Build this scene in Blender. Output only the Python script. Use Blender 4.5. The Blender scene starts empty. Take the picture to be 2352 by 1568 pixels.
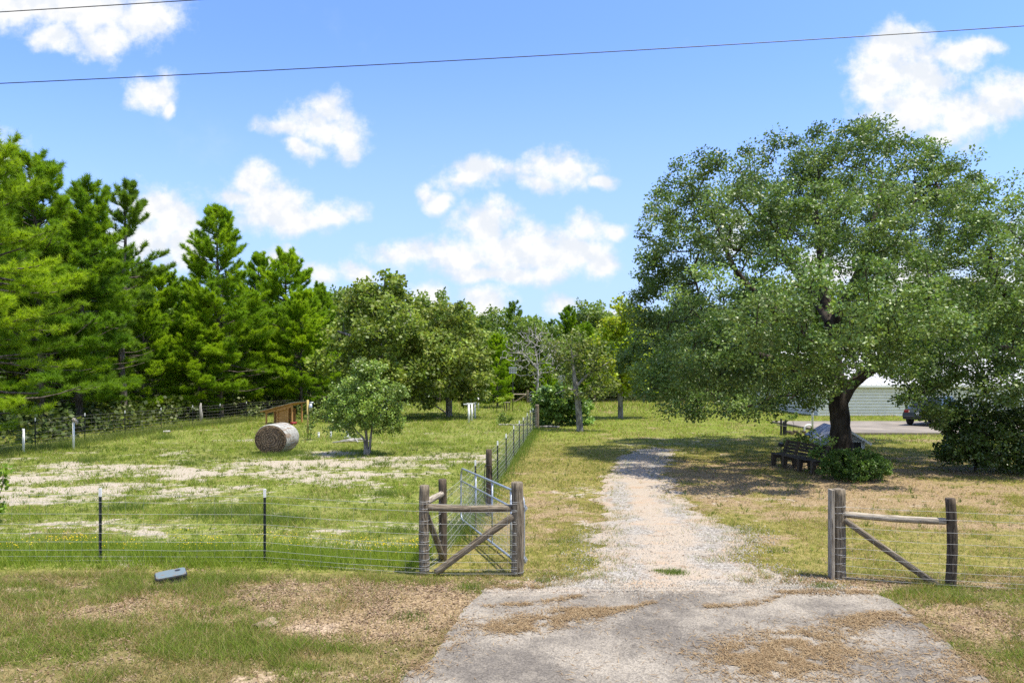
import bpy, math, random
import numpy as np
from mathutils import Vector, Quaternion, Matrix

rng = np.random.default_rng(7)
random.seed(7)
PI = math.pi
SC = bpy.context.scene
COL = SC.collection

# ------------------------------------------------------------------ measuring
FPX, CXP, HYP, CAMH = 1568.0, 1176.0, 860.0, 3.2     # focal length, centre, horizon (photo measured at 2352 px wide)
def X(px, D): return (px - CXP) / FPX * D
def Z(py, D): return CAMH - (py - HYP) / FPX * D
def DG(py): return FPX * CAMH / (py - HYP)

def gz(x, y):
    return -0.20 * np.exp(-((x + 1.3) ** 2 / 8.0 + (y - 16.0) ** 2 / 14.0))

# ------------------------------------------------------------------ noise
def _hash(ix, iy, seed):
    h = (ix.astype(np.int64) * 374761393 + iy.astype(np.int64) * 668265263 + seed * 974711) & 0x7fffffff
    h = ((h ^ (h >> 13)) * 1274126177) & 0x7fffffff
    return ((h ^ (h >> 16)) & 0xffff) / 65535.0
def vnoise(x, y, seed=0):
    x = np.asarray(x, float); y = np.asarray(y, float)
    ix = np.floor(x); iy = np.floor(y); fx = x - ix; fy = y - iy
    fx = fx * fx * (3 - 2 * fx); fy = fy * fy * (3 - 2 * fy)
    a = _hash(ix, iy, seed); b = _hash(ix + 1, iy, seed); c = _hash(ix, iy + 1, seed); d = _hash(ix + 1, iy + 1, seed)
    return (a * (1 - fx) + b * fx) * (1 - fy) + (c * (1 - fx) + d * fx) * fy
def fbm(x, y, octv=4, seed=0):
    s = 0; a = 0.5; t = 0
    for i in range(octv):
        s = s + a * vnoise(np.asarray(x) * 2 ** i, np.asarray(y) * 2 ** i, seed + i * 17); t += a; a *= 0.55
    return s / t
def sst(a, b, x):
    t = np.clip((x - a) / (b - a), 0, 1); return t * t * (3 - 2 * t)

# ------------------------------------------------------------------ objects
def thing(name, label, cat, loc=(0, 0, 0), rz=0, group=None):
    o = bpy.data.objects.new(name, None); COL.objects.link(o)
    o.location = loc; o.rotation_euler = (0, 0, rz)
    o.empty_display_size = 0.2
    o['label'] = label; o['category'] = cat
    if group: o['group'] = group
    return o
def tag(o, label, cat, group=None):
    o['label'] = label; o['category'] = cat
    if group: o['group'] = group
    return o
def link(name, me, mat, parent=None):
    o = bpy.data.objects.new(name, me); COL.objects.link(o)
    if mat is not None: me.materials.append(mat)
    if parent is not None: o.parent = parent
    return o
def copy_tree(root, loc, rz, scale=1.0, label=None, group=None):
    r = root.copy(); COL.objects.link(r)
    r.location = loc; r.rotation_euler = (0, 0, rz); r.scale = (scale,) * 3 if not isinstance(scale, tuple) else scale
    if label: r['label'] = label
    if group: r['group'] = group
    for ch in list(root.children):
        c = ch.copy(); COL.objects.link(c); c.parent = r
        for g in ch.children:
            d = g.copy(); COL.objects.link(d); d.parent = c
    return r

class MB:
    def __init__(s): s.v = []; s.f = []
    def add(s, vs, fs):
        n = len(s.v); s.v += [tuple(p) for p in vs]; s.f += [tuple(i + n for i in f) for f in fs]; return s
    def box(s, c, d, rz=0, rx=0, ry=0):
        M = Matrix.Rotation(rz, 3, 'Z') @ Matrix.Rotation(ry, 3, 'Y') @ Matrix.Rotation(rx, 3, 'X')
        vs = [Vector(c) + M @ Vector((sx * d[0] / 2, sy * d[1] / 2, sz * d[2] / 2)) for sx in (-1, 1) for sy in (-1, 1) for sz in (-1, 1)]
        return s.add(vs, [(0, 1, 3, 2), (4, 6, 7, 5), (0, 4, 5, 1), (2, 3, 7, 6), (0, 2, 6, 4), (1, 5, 7, 3)])
    def beam(s, a, b, w, h):
        a = Vector(a); b = Vector(b); d = (b - a).normalized()
        u = d.cross(Vector((0, 0, 1)));  u = u.normalized() if u.length > 1e-4 else Vector((1, 0, 0)); n = u.cross(d)
        vs = [p + u * i * w / 2 + n * j * h / 2 for p in (a, b) for i, j in ((-1, -1), (1, -1), (1, 1), (-1, 1))]
        return s.add(vs, [(0, 1, 2, 3), (7, 6, 5, 4), (0, 4, 5, 1), (1, 5, 6, 2), (2, 6, 7, 3), (3, 7, 4, 0)])
    def tube(s, pts, rad, n=8, cap=True):
        pts = [Vector(p) for p in pts]
        if not hasattr(rad, '__len__'): rad = [rad] * len(pts)
        rings = []; u = None
        for i, p in enumerate(pts):
            d = (pts[min(i + 1, len(pts) - 1)] - pts[max(i - 1, 0)])
            d = d.normalized() if d.length > 1e-9 else Vector((0, 0, 1))
            if u is None:
                u = d.cross(Vector((0, 0, 1)) if abs(d.z) < .9 else Vector((1, 0, 0))).normalized()
            else:
                u = (u - d * u.dot(d)); u = u.normalized() if u.length > 1e-6 else d.orthogonal().normalized()
            w = d.cross(u)
            rings.append([p + (u * math.cos(2 * PI * k / n) + w * math.sin(2 * PI * k / n)) * rad[i] for k in range(n)])
        vs = [q for r in rings for q in r]
        fs = [(i * n + k, i * n + (k + 1) % n, (i + 1) * n + (k + 1) % n, (i + 1) * n + k) for i in range(len(pts) - 1) for k in range(n)]
        if cap: fs += [tuple(range(n))[::-1], tuple((len(pts) - 1) * n + k for k in range(n))]
        return s.add(vs, fs)
    def prism(s, poly, y0, y1):       # polygon in xz extruded along y
        n = len(poly)
        vs = [(p[0], y0, p[1]) for p in poly] + [(p[0], y1, p[1]) for p in poly]
        return s.add(vs, [tuple(range(n)), tuple(range(2 * n - 1, n - 1, -1))] + [(i, i + n, (i + 1) % n + n, (i + 1) % n) for i in range(n)])
    def build(s, name, mat, parent=None, off=(0, 0, 0), smooth=False, bevel=0):
        me = bpy.data.meshes.new(name)
        me.from_pydata([(p[0] - off[0], p[1] - off[1], p[2] - off[2]) for p in s.v], [], s.f); me.update()
        if smooth:
            me.polygons.foreach_set('use_smooth', [True] * len(me.polygons))
        o = link(name, me, mat, parent)
        if bevel:
            m = o.modifiers.new('bevel', 'BEVEL'); m.width = bevel; m.segments = 2; m.limit_method = 'ANGLE'
        return o

def np_mesh(name, V, F, mat, parent=None, colors=None, smooth=False):
    V = np.asarray(V, np.float32); F = np.asarray(F, np.int32); k = F.shape[1]
    me = bpy.data.meshes.new(name)
    me.vertices.add(len(V)); me.vertices.foreach_set('co', V.ravel())
    me.loops.add(F.size); me.loops.foreach_set('vertex_index', F.ravel())
    me.polygons.add(len(F)); me.polygons.foreach_set('loop_start', np.arange(0, F.size, k, dtype=np.int32))
    try: me.polygons.foreach_set('loop_total', np.full(len(F), k, np.int32))
    except Exception: pass
    if smooth: me.polygons.foreach_set('use_smooth', np.ones(len(F), bool))
    if colors is not None:
        at = me.color_attributes.new('Col', 'FLOAT_COLOR', 'POINT')
        c = np.ones((len(V), 4), np.float32); c[:, :3] = colors
        at.data.foreach_set('color', c.ravel())
    me.update(); me.validate()
    return link(name, me, mat, parent)

# ------------------------------------------------------------------ materials
def newmat(name):
    m = bpy.data.materials.new(name); m.use_nodes = True
    nt = m.node_tree; b = nt.nodes['Principled BSDF']
    return m, nt, b
def N(nt, t, **kw):
    n = nt.nodes.new(t)
    for k, v in kw.items(): setattr(n, k, v)
    return n
def math_(nt, op, a, b=None, clamp=False):
    n = N(nt, 'ShaderNodeMath', operation=op); n.use_clamp = clamp
    for i, q in enumerate((a, b)):
        if q is None: continue
        if isinstance(q, (int, float)): n.inputs[i].default_value = q
        else: nt.links.new(q, n.inputs[i])
    return n.outputs[0]
def maprange(nt, v, a, b, c=0., d=1., smooth=True):
    n = N(nt, 'ShaderNodeMapRange'); n.interpolation_type = 'SMOOTHSTEP' if smooth else 'LINEAR'
    nt.links.new(v, n.inputs['Value'])
    for k, q in zip(('From Min', 'From Max', 'To Min', 'To Max'), (a, b, c, d)): n.inputs[k].default_value = q
    return n.outputs['Result']
def mixc(nt, fac, a, b, mode='MIX'):
    n = N(nt, 'ShaderNodeMix', data_type='RGBA', blend_type=mode)
    for sock, q in ((n.inputs[0], fac), (n.inputs[6], a), (n.inputs[7], b)):
        if isinstance(q, (int, float)): sock.default_value = q
        elif isinstance(q, tuple): sock.default_value = (*q, 1) if len(q) == 3 else q
        else: nt.links.new(q, sock)
    return n.outputs[2]
def noise(nt, vec, scale, detail=4, rough=.55, dist=0.):
    n = N(nt, 'ShaderNodeTexNoise'); n.inputs['Scale'].default_value = scale; n.inputs['Detail'].default_value = detail
    n.inputs['Roughness'].default_value = rough; n.inputs['Distortion'].default_value = dist
    if vec is not None: nt.links.new(vec, n.inputs['Vector'])
    return n.outputs['Fac']
def objcoord(nt, scale=(1, 1, 1)):
    t = N(nt, 'ShaderNodeTexCoord'); m = N(nt, 'ShaderNodeMapping'); m.inputs['Scale'].default_value = scale
    nt.links.new(t.outputs['Object'], m.inputs['Vector']); return m.outputs['Vector']
def geopos(nt, scale=(1, 1, 1)):
    t = N(nt, 'ShaderNodeNewGeometry'); m = N(nt, 'ShaderNodeMapping'); m.inputs['Scale'].default_value = scale
    nt.links.new(t.outputs['Position'], m.inputs['Vector']); return m.outputs['Vector']
def bump(nt, b, h, strength=.5, dist=.02):
    n = N(nt, 'ShaderNodeBump'); n.inputs['Strength'].default_value = strength; n.inputs['Distance'].default_value = dist
    nt.links.new(h, n.inputs['Height']); nt.links.new(n.outputs['Normal'], b.inputs['Normal'])

def m_plain(name, col, rough=.6, metal=0., var=.25, sc=6., bmp=.15):
    m, nt, b = newmat(name)
    v = objcoord(nt); n = noise(nt, v, sc, 5, .6)
    f = maprange(nt, n, .3, .7)
    c = mixc(nt, f, tuple(q * (1 - var) for q in col), tuple(min(1, q * (1 + var)) for q in col))
    nt.links.new(c, b.inputs['Base Color']); b.inputs['Roughness'].default_value = rough; b.inputs['Metallic'].default_value = metal
    if bmp: bump(nt, b, noise(nt, v, sc * 5, 3), bmp, .01)
    return m
def m_leaf(name, transl=.35, rough=.5, spec=.35, gain=(1.15, 1.2, .7)):
    m, nt, b = newmat(name)
    a = N(nt, 'ShaderNodeAttribute'); a.attribute_name = 'Col'
    nt.links.new(a.outputs['Color'], b.inputs['Base Color'])
    b.inputs['Roughness'].default_value = rough; b.inputs['Specular IOR Level'].default_value = spec
    t = N(nt, 'ShaderNodeBsdfTranslucent'); nt.links.new(mixc(nt, 1., a.outputs['Color'], gain, 'MULTIPLY'), t.inputs['Color'])
    mx = N(nt, 'ShaderNodeMixShader'); mx.inputs[0].default_value = transl
    nt.links.new(b.outputs[0], mx.inputs[1]); nt.links.new(t.outputs[0], mx.inputs[2])
    nt.links.new(mx.outputs[0], nt.nodes['Material Output'].inputs['Surface'])
    return m
def m_wood(name, dark, light, grain=(14, 14, 1.3), rough=.85, bmp=.8):
    m, nt, b = newmat(name)
    v = objcoord(nt, grain); n1 = noise(nt, v, 3.0, 8, .62, .4)
    v2 = objcoord(nt); n2 = noise(nt, v2, 2.2, 4, .6)
    c = mixc(nt, maprange(nt, n1, .36, .64), dark, light)
    c = mixc(nt, maprange(nt, n2, .35, .75, 0, .55), c, tuple(q * .62 for q in light))
    vc = objcoord(nt, (grain[0] * 1.6, grain[1] * 1.6, grain[2] * .55)); n3 = noise(nt, vc, 4.0, 3, .5)
    crack = maprange(nt, n3, .30, .36, .25, 1)
    c = mixc(nt, 1., c, crack, 'MULTIPLY')
    nt.links.new(c, b.inputs['Base Color']); b.inputs['Roughness'].default_value = rough; b.inputs['Specular IOR Level'].default_value = .2
    bump(nt, b, math_(nt, 'MULTIPLY', n1, crack), bmp, .015)
    return m
def m_bark(name, dark, light, sc=5.):
    m, nt, b = newmat(name)
    v = geopos(nt, (1, 1, .28)); n1 = noise(nt, v, sc, 8, .65, .3)
    n2 = noise(nt, geopos(nt), 1.5, 3, .6)
    c = mixc(nt, maprange(nt, n1, .35, .68), dark, light)
    c = mixc(nt, maprange(nt, n2, .5, .75, 0, .5), c, light)
    nt.links.new(c, b.inputs['Base Color']); b.inputs['Roughness'].default_value = .9; b.inputs['Specular IOR Level'].default_value = .15
    bump(nt, b, n1, .9, .05)
    return m

M = {}
M['wood'] = m_wood('weathered_wood', (.070, .054, .036), (.27, .225, .16))
M['wood_pale'] = m_wood('pale_weathered_wood', (.15, .125, .095), (.42, .37, .29))
M['wood_dark'] = m_wood('dark_weathered_wood', (.034, .026, .018), (.135, .105, .074))
M['wood_new'] = m_wood('new_lumber', (.36, .17, .06), (.60, .34, .14), (4, 18, 18), .7, .3)
M['wood_bench'] = m_wood('grey_bench_wood', (.035, .03, .027), (.115, .10, .088), (3, 16, 16))
M['bamboo'] = m_wood('yellow_pole', (.35, .27, .09), (.55, .45, .18))
M['galv'] = m_plain('galvanized_steel', (.42, .45, .47), .42, .75, .22, 9, .05)
M['wire'] = m_plain('fence_wire', (.30, .305, .30), .7, 0, .15, 20, 0)
M['wire_old'] = m_plain('old_fence_wire', (.13, .125, .115), .8, 0, .3, 8, 0)
M['tpost'] = m_plain('green_black_steel', (.013, .020, .017), .5, .2, .4, 20, .1)
M['white'] = m_plain('white_paint', (.78, .78, .75), .5, 0, .07, 8, .05)
M['pvc'] = m_plain('white_pipe', (.74, .74, .72), .45, 0, .06, 5, 0)
M['black'] = m_plain('black_plastic', (.018, .018, .019), .55, 0, .4, 14, .15)
M['rubber'] = m_plain('rubber', (.016, .016, .016), .8, 0, .3, 14, .2)
M['cable'] = m_plain('cable_black', (.012, .012, .012), .6, 0, .2, 3, 0)
M['bark'] = m_bark('oak_bark', (.022, .017, .013), (.080, .066, .052))
M['bark_grey'] = m_bark('grey_bark', (.09, .082, .072), (.34, .32, .285), 7)
M['bark_pine'] = m_bark('pine_bark', (.045, .035, .028), (.19, .16, .135), 6)
M['twig'] = m_bark('bare_grey_twig', (.21, .20, .18), (.46, .44, .41), 6)
M['oakleaf'] = m_leaf('oak_leaf', .33, .45, .5)
M['leaf'] = m_leaf('broad_leaf', .38, .52, .4)
M['glossleaf'] = m_leaf('glossy_leaf', .32, .42, .55)
M['needle'] = m_leaf('pine_needle', .50, .55, .3, (1.25, 1.3, .6))
M['grass'] = m_leaf('grass_blade', .5, .6, .2, (1.2, 1.2, .8))
M['litter'] = m_leaf('dead_leaf', .15, .8, .1, (1, 1, 1))
M['metal_white'] = m_plain('white_metal_siding', (.74, .715, .65), .45, 0, .05, 1.5, 0)
M['glass'] = m_plain('dark_glass', (.012, .014, .016), .25, 0, .1, 2, 0)
M['car'] = m_plain('dark_green_paint', (.018, .026, .022), .22, .1, .1, 2, 0)

# ------------------------------------------------------------------ ground masks
def fence_x(y): return -1.42 + (y - 11.0) * .098
SAND = [(-7.5, 24.3, 4.2, 1.5, 1.), (-12.5, 22.6, 4.2, 1.7, .95), (-6.2, 22.0, 3.3, 1.0, .95), (-16, 20.5, 3.5, 2.6, .75), (-11.5, 18.6, 3.8, 1.7, .75),
        (-4.0, 26.3, 2.3, 1.2, .85), (-7.2, 27.6, 2.0, 1.3, .7), (-5.0, 14.2, 1.0, .35, .55), (-7.6, 14.0, 1.6, .45, .6), (-2.4, 25.0, 1.8, 1.0, .6),
        (-12.8, 33.5, 1.1, .6, .6), (-9.6, 14.8, 1.4, .8, .5), (-14, 16.5, 2, 1, .6), (-4.7, 20.0, 1.0, .5, .45)]
def masks(x, y):
    x = np.asarray(x, float); y = np.asarray(y, float)
    fx = fence_x(np.clip(y, 11, 41)); padd = sst(-.2, .3, fx - x) * sst(10.9, 11.5, y)
    road = 1 - sst(10.6, 11.3, y + .3 * (fbm(x * .7, y * .7, 3, 5) - .5))
    lawn = np.clip(1 - padd - road, 0, 1)
    s = np.zeros_like(x)
    for (cx, cy, sx, sy, a) in SAND: s = np.maximum(s, a * np.exp(-(((x - cx) / sx) ** 2 + ((y - cy) / sy) ** 2)))
    nz = fbm(x * .8, y * 1.0, 5, 11); nf = fbm(x * 2.6, y * 4.2, 4, 13)
    sand = padd * np.clip(s * .85 + .16 * sst(34, 26, y) * sst(11.5, 13.5, y) + 1.5 * (nz - .52) + 1.3 * (nf - .5) * (.35 + .65 * (s > .05)), 0, 1)
    # lawn: worn tan in front of the oak, soil under it
    b = 1.0 * np.exp(-(((x - 7.5) / 4.5) ** 2 + ((y - 17.5) / 4.2) ** 2)) + 1.1 * np.exp(-(((x - 12.5) / 7) ** 2 + ((y - 22) / 5) ** 2))
    b += .55 * np.exp(-(((x - .6) / 1.3) ** 2 + ((y - 17) / 7) ** 2)) + .5 * np.exp(-(((x - 17) / 5) ** 2 + ((y - 33.5) / 1.4) ** 2))
    b += .2 * np.exp(-(((x - 9) / 4) ** 2 + ((y - 35) / 3) ** 2))
    brown = lawn * np.clip(b * .70 + 1.8 * (fbm(x * .6, y * .9, 4, 21) - .51) + 1.0 * (nf - .5), 0, 1)
    # verge: leaf strewn brown band, green nearer the road
    vb = np.exp(-((y - 9.6 - .10 * (x + 3)) / .95) ** 2) * .52 + .55 * np.exp(-(((x + 1.3) / .9) ** 2 + ((y - 9) / 1.4) ** 2)) + .6 * np.exp(-(((x - 5.9) / .7) ** 2 + ((y - 8.6) / 1.5) ** 2))
    vb += .5 * sst(7.6, 7.0, y) + .55 * np.exp(-(((x + 1.9) / 1.5) ** 2 + ((y - 9.6) / 1.1) ** 2))
    brown = np.maximum(brown, road * np.clip(vb + 1.6 * (fbm(x * .8, y * 1.3, 4, 31) - .5) + .9 * (nf - .5), 0, 1))
    brown = np.maximum(brown, padd * .7 * np.clip(1.6 * (fbm(x * .45, y * .8, 4, 41) - .5) * sst(20, 13, y) + .3 * np.exp(-((y - 13.8) / .8) ** 2), 0, 1))
    # bare light sand spots on verge and lawn
    sp = np.zeros_like(x)
    for (cx, cy, sx, sy, a) in [(-1.9, 7.3, 1.6, .35, .8), (-4.8, 7.2, 1.0, .25, .45), (-2.65, 8.62, .6, .2, 1.5), (-5.0, 10.45, .55, .2, .6), (-7.4, 10.2, .7, .22, .5), (.3, 10.5, .7, .22, 1.), (5.1, 10.2, .9, .25, .9),
                                (7.6, 31.5, 3.2, 1.0, .55), (9.5, 34, 3, 1.2, .45), (11.5, 37.5, 3, 1., .4), (4.6, 15.0, .8, 2.5, .3), (1.6, 13.5, .8, 1.8, .6), (6.5, 28.5, 2.5, 2, .5), (7.5, 17.3, 3.2, 1.4, .45), (2.1, 39.5, .8, .35, .9), (.4, 37, 1.0, .8, .9), (2.1, 18.5, .8, 4, .42)]:
        sp = np.maximum(sp, a * np.exp(-(((x - cx) / sx) ** 2 + ((y - cy) / sy) ** 2)))
    sand = np.maximum(sand, (lawn + road) * np.clip(sp * .62 + 1.1 * (nf - .52) * (sp > .10) + .6 * (nz - .5) * (sp > .10), 0, 1))
    tall = padd * np.exp(-((y - 12.0 - .3 * (fbm(x * .8, y * 0, 2, 3) - .5)) / .75) ** 2)
    return dict(padd=padd, road=road, lawn=lawn, sand=np.clip(sand, 0, 1), brown=np.clip(brown, 0, 1), tall=tall, x=x, y=y)

# gravel drive and asphalt edges (world metres)
DRV_Y = np.array([9.9, 10.45, 11.4, 12.9, 15.7, 18, 20.9, 25, 29.0, 30.5])
DRV_L = np.array([-.1, .3, .95, 1.30, 1.72, 2.15, 2.6, 3.35, 4.9, 5.8])
DRV_R = np.array([5.0, 4.55, 4.45, 4.75, 4.55, 4.75, 5.05, 5.9, 7.2, 6.6])
def drv_edges(y):
    l = np.interp(y, DRV_Y, DRV_L) + .22 + .7 * (fbm(y * .5, y * 0, 3, 51) - .42) + .95 * (fbm(y * 2.1, y * 0 + 3, 5, 52) - .45)
    r = np.interp(y, DRV_Y, DRV_R) - .22 + .7 * (fbm(y * .5, y * 0 + 9, 3, 53) - .58) + 1.0 * (fbm(y * 2.1, y * 0 + 5, 5, 54) - .55)
    return l, r
AP_Y = np.array([3.0, 6.0, 7.1, 7.7, 8.9, 9.7, 10.25])
AP_L = np.array([-4.2, -1.75, -1.16, -.92, -.70, -.55, -.38])
AP_R = np.array([6.6, 5.2, 4.95, 5.1, 5.28, 5.38, 5.30])
def ap_edges(y):
    l = np.interp(y, AP_Y, AP_L) + .16 * (fbm(y * 2.2, y * 0, 4, 61) - .5)
    r = np.interp(y, AP_Y, AP_R) + .16 * (fbm(y * 2.2, y * 0 + 7, 4, 62) - .5)
    return l, r
def in_apron(x, y, m=0.):
    l, r = ap_edges(y); top = 10.25 + .12 * (fbm(x * 1.5, x * 0, 3, 63) - .5)
    return (x > l + m) & (x < r - m) & (y < top - m)
def in_drive(x, y, m=0.):
    l, r = drv_edges(y); return (x > l + m) & (x < r - m) & (y > 9.8) & (y < 30.3)
def in_pad(x, y): return (x > 17.2) & (x < 34) & (y > 36.2) & (y < 45.2)

# ------------------------------------------------------------------ ground sheet
def axis(lo, hi, step, far, grow=1.18):
    a = list(np.arange(lo, hi + 1e-6, step)); d = step; p = a[-1]; q = a[0]
    while p < far: d *= grow; p += d; a.append(p)
    d = step
    while q > -far: d *= grow; q -= d; a.insert(0, q)
    return np.array(a)
def ground():
    xs = axis(-27, 24, .16, 700); ys = axis(5.5, 48, .16, 900)
    GX, GY = np.meshgrid(xs, ys); x = GX.ravel(); y = GY.ravel()
    k = masks(x, y); V = np.stack([x, y, gz(x, y)], 1)
    nx, ny = len(xs), len(ys)
    i = (np.arange(ny - 1)[:, None] * nx + np.arange(nx - 1)[None]).ravel()
    F = np.stack([i, i + 1, i + nx + 1, i + nx], 1)
    m, nt, b = newmat('ground_soil_and_turf')
    a = N(nt, 'ShaderNodeAttribute'); a.attribute_name = 'Col'
    sep = N(nt, 'ShaderNodeSeparateColor'); nt.links.new(a.outputs['Color'], sep.inputs[0])
    sand, brown, lawn = sep.outputs[0], sep.outputs[1], sep.outputs[2]
    p = geopos(nt); pxyz = N(nt, 'ShaderNodeSeparateXYZ'); nt.links.new(p, pxyz.inputs[0]); py_ = pxyz.outputs[1]; n1 = noise(nt, p, .7, 5, .6); n2 = noise(nt, p, 5.5, 6, .65); n3 = noise(nt, p, 28, 4, .6)
    g1 = mixc(nt, maprange(nt, n2, .35, .65), (.105, .140, .020), (.23, .24, .065))
    g2 = mixc(nt, maprange(nt, n2, .35, .65), (.135, .135, .025), (.26, .215, .075))
    g2 = mixc(nt, maprange(nt, py_, 24, 40), g2, mixc(nt, maprange(nt, n2, .35, .65), (.105, .15, .014), (.20, .225, .04)))
    g = mixc(nt, lawn, g1, g2)
    g3 = mixc(nt, maprange(nt, n2, .35, .65), (.105, .095, .034), (.225, .165, .085))
    g = mixc(nt, maprange(nt, py_, 10.4, 11.4, .85, 0), g, g3)
    g = mixc(nt, maprange(nt, n1, .42, .7, 0, .45), g, (.20, .175, .07))
    br = mixc(nt, maprange(nt, n3, .3, .7), (.19, .135, .07), (.32, .24, .145))
    fb = maprange(nt, math_(nt, 'ADD', brown, math_(nt, 'MULTIPLY', math_(nt, 'SUBTRACT', n2, .5), 1.5)), .30, .80)
    c = mixc(nt, fb, g, br)
    sd = mixc(nt, maprange(nt, n3, .3, .7), (.28, .24, .18), (.41, .36, .285))
    n4 = noise(nt, geopos(nt, (1, 1.8, 1)), 2.3, 8, .72)
    fs = maprange(nt, math_(nt, 'ADD', math_(nt, 'ADD', sand, math_(nt, 'MULTIPLY', math_(nt, 'SUBTRACT', n2, .5), 1.3)), math_(nt, 'MULTIPLY', math_(nt, 'SUBTRACT', n4, .5), 2.0)), .30, .66)
    sdv = mixc(nt, maprange(nt, n3, .3, .7), (.29, .21, .135), (.40, .31, .215))
    sd = mixc(nt, math_(nt, 'LESS_THAN', py_, 11.0), sd, sdv)
    c = mixc(nt, fs, c, sd)
    c = mixc(nt, .55, c, mixc(nt, maprange(nt, n3, .3, .7), (.5, .5, .5), (1.45, 1.45, 1.45)), 'MULTIPLY')
    nt.links.new(c, b.inputs['Base Color']); b.inputs['Roughness'].default_value = .95; b.inputs['Specular IOR Level'].default_value = .08
    bump(nt, b, math_(nt, 'ADD', n3, n2), .6, .04)
    o = np_mesh('ground', V, F, m, None, np.stack([k['sand'], k['brown'], k['lawn']], 1), True)
    o['kind'] = 'structure'
ground()

def strip(name, ys, edges, cols, lift, mat, extra=None):
    V = []; Cc = []
    l, r = edges(ys)
    for j in range(cols + 1):
        t = j / cols; x = l * (1 - t) + r * t
        y = ys + (0 if extra is None else extra(x, ys))
        V.append(np.stack([x, y, gz(x, y) + lift], 1)); Cc.append(np.stack([np.full_like(x, t), (ys - ys[0]) / (ys[-1] - ys[0]), x * 0], 1))
    V = np.stack(V, 1).reshape(-1, 3); Cc = np.stack(Cc, 1).reshape(-1, 3)
    n = cols + 1; i = (np.arange(len(ys) - 1)[:, None] * n + np.arange(cols)[None]).ravel()
    F = np.stack([i, i + 1, i + n + 1, i + n], 1)
    o = np_mesh(name, V, F, mat, None, Cc, True); o['kind'] = 'structure'; return o

def drive_mat():
    m, nt, b = newmat('gravel_and_clay')
    a = N(nt, 'ShaderNodeAttribute'); a.attribute_name = 'Col'
    sep = N(nt, 'ShaderNodeSeparateColor'); nt.links.new(a.outputs['Color'], sep.inputs[0]); t, s = sep.outputs[0], sep.outputs[1]
    p = geopos(nt); n1 = noise(nt, p, .8, 5, .6); n2 = noise(nt, p, 6, 6, .7)
    vo = N(nt, 'ShaderNodeTexVoronoi'); vo.inputs['Scale'].default_value = 26; nt.links.new(p, vo.inputs['Vector'])
    vc = N(nt, 'ShaderNodeSeparateColor'); nt.links.new(vo.outputs['Color'], vc.inputs[0])
    stone = mixc(nt, vc.outputs[0], (.15, .14, .125), (.40, .38, .34))
    clay = mixc(nt, n2, (.32, .21, .125), (.42, .305, .205))
    pale = mixc(nt, n2, (.29, .24, .18), (.41, .35, .28))
    soil = mixc(nt, maprange(nt, noise(nt, geopos(nt, (.8, 1.6, 1)), .9, 6, .65), .30, .50), clay, pale)
    # stone lies thickest along both wheel tracks and at the far bend
    e = math_(nt, 'ABSOLUTE', math_(nt, 'SUBTRACT', t, .5))
    trk = maprange(nt, math_(nt, 'ABSOLUTE', math_(nt, 'SUBTRACT', e, .27)), .04, .22, .80, .08)
    f = math_(nt, 'ADD', trk, math_(nt, 'MULTIPLY', math_(nt, 'SUBTRACT', n1, .5), 3.4))
    f = math_(nt, 'ADD', f, maprange(nt, s, .55, .75, 0, .55)); f = math_(nt, 'SUBTRACT', f, maprange(nt, s, .42, .52, 0, .3))
    f = math_(nt, 'ADD', f, math_(nt, 'MULTIPLY', math_(nt, 'SUBTRACT', n2, .5), .8))
    fs = maprange(nt, f, .28, .95, .05, .85)
    c = mixc(nt, fs, soil, stone)
    c = mixc(nt, maprange(nt, noise(nt, p, 2.3, 6, .75), .54, .68, 0, .8), c, (.21, .14, .085))
    nt.links.new(c, b.inputs['Base Color']); b.inputs['Roughness'].default_value = .95; b.inputs['Specular IOR Level'].default_value = .1
    bump(nt, b, math_(nt, 'ADD', math_(nt, 'MULTIPLY', vo.outputs['Distance'], -1.), n2), .7, .03)
    return m
strip('gravel_drive', np.arange(9.9, 30.4, .045), drv_edges, 40, .006, drive_mat())

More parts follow.
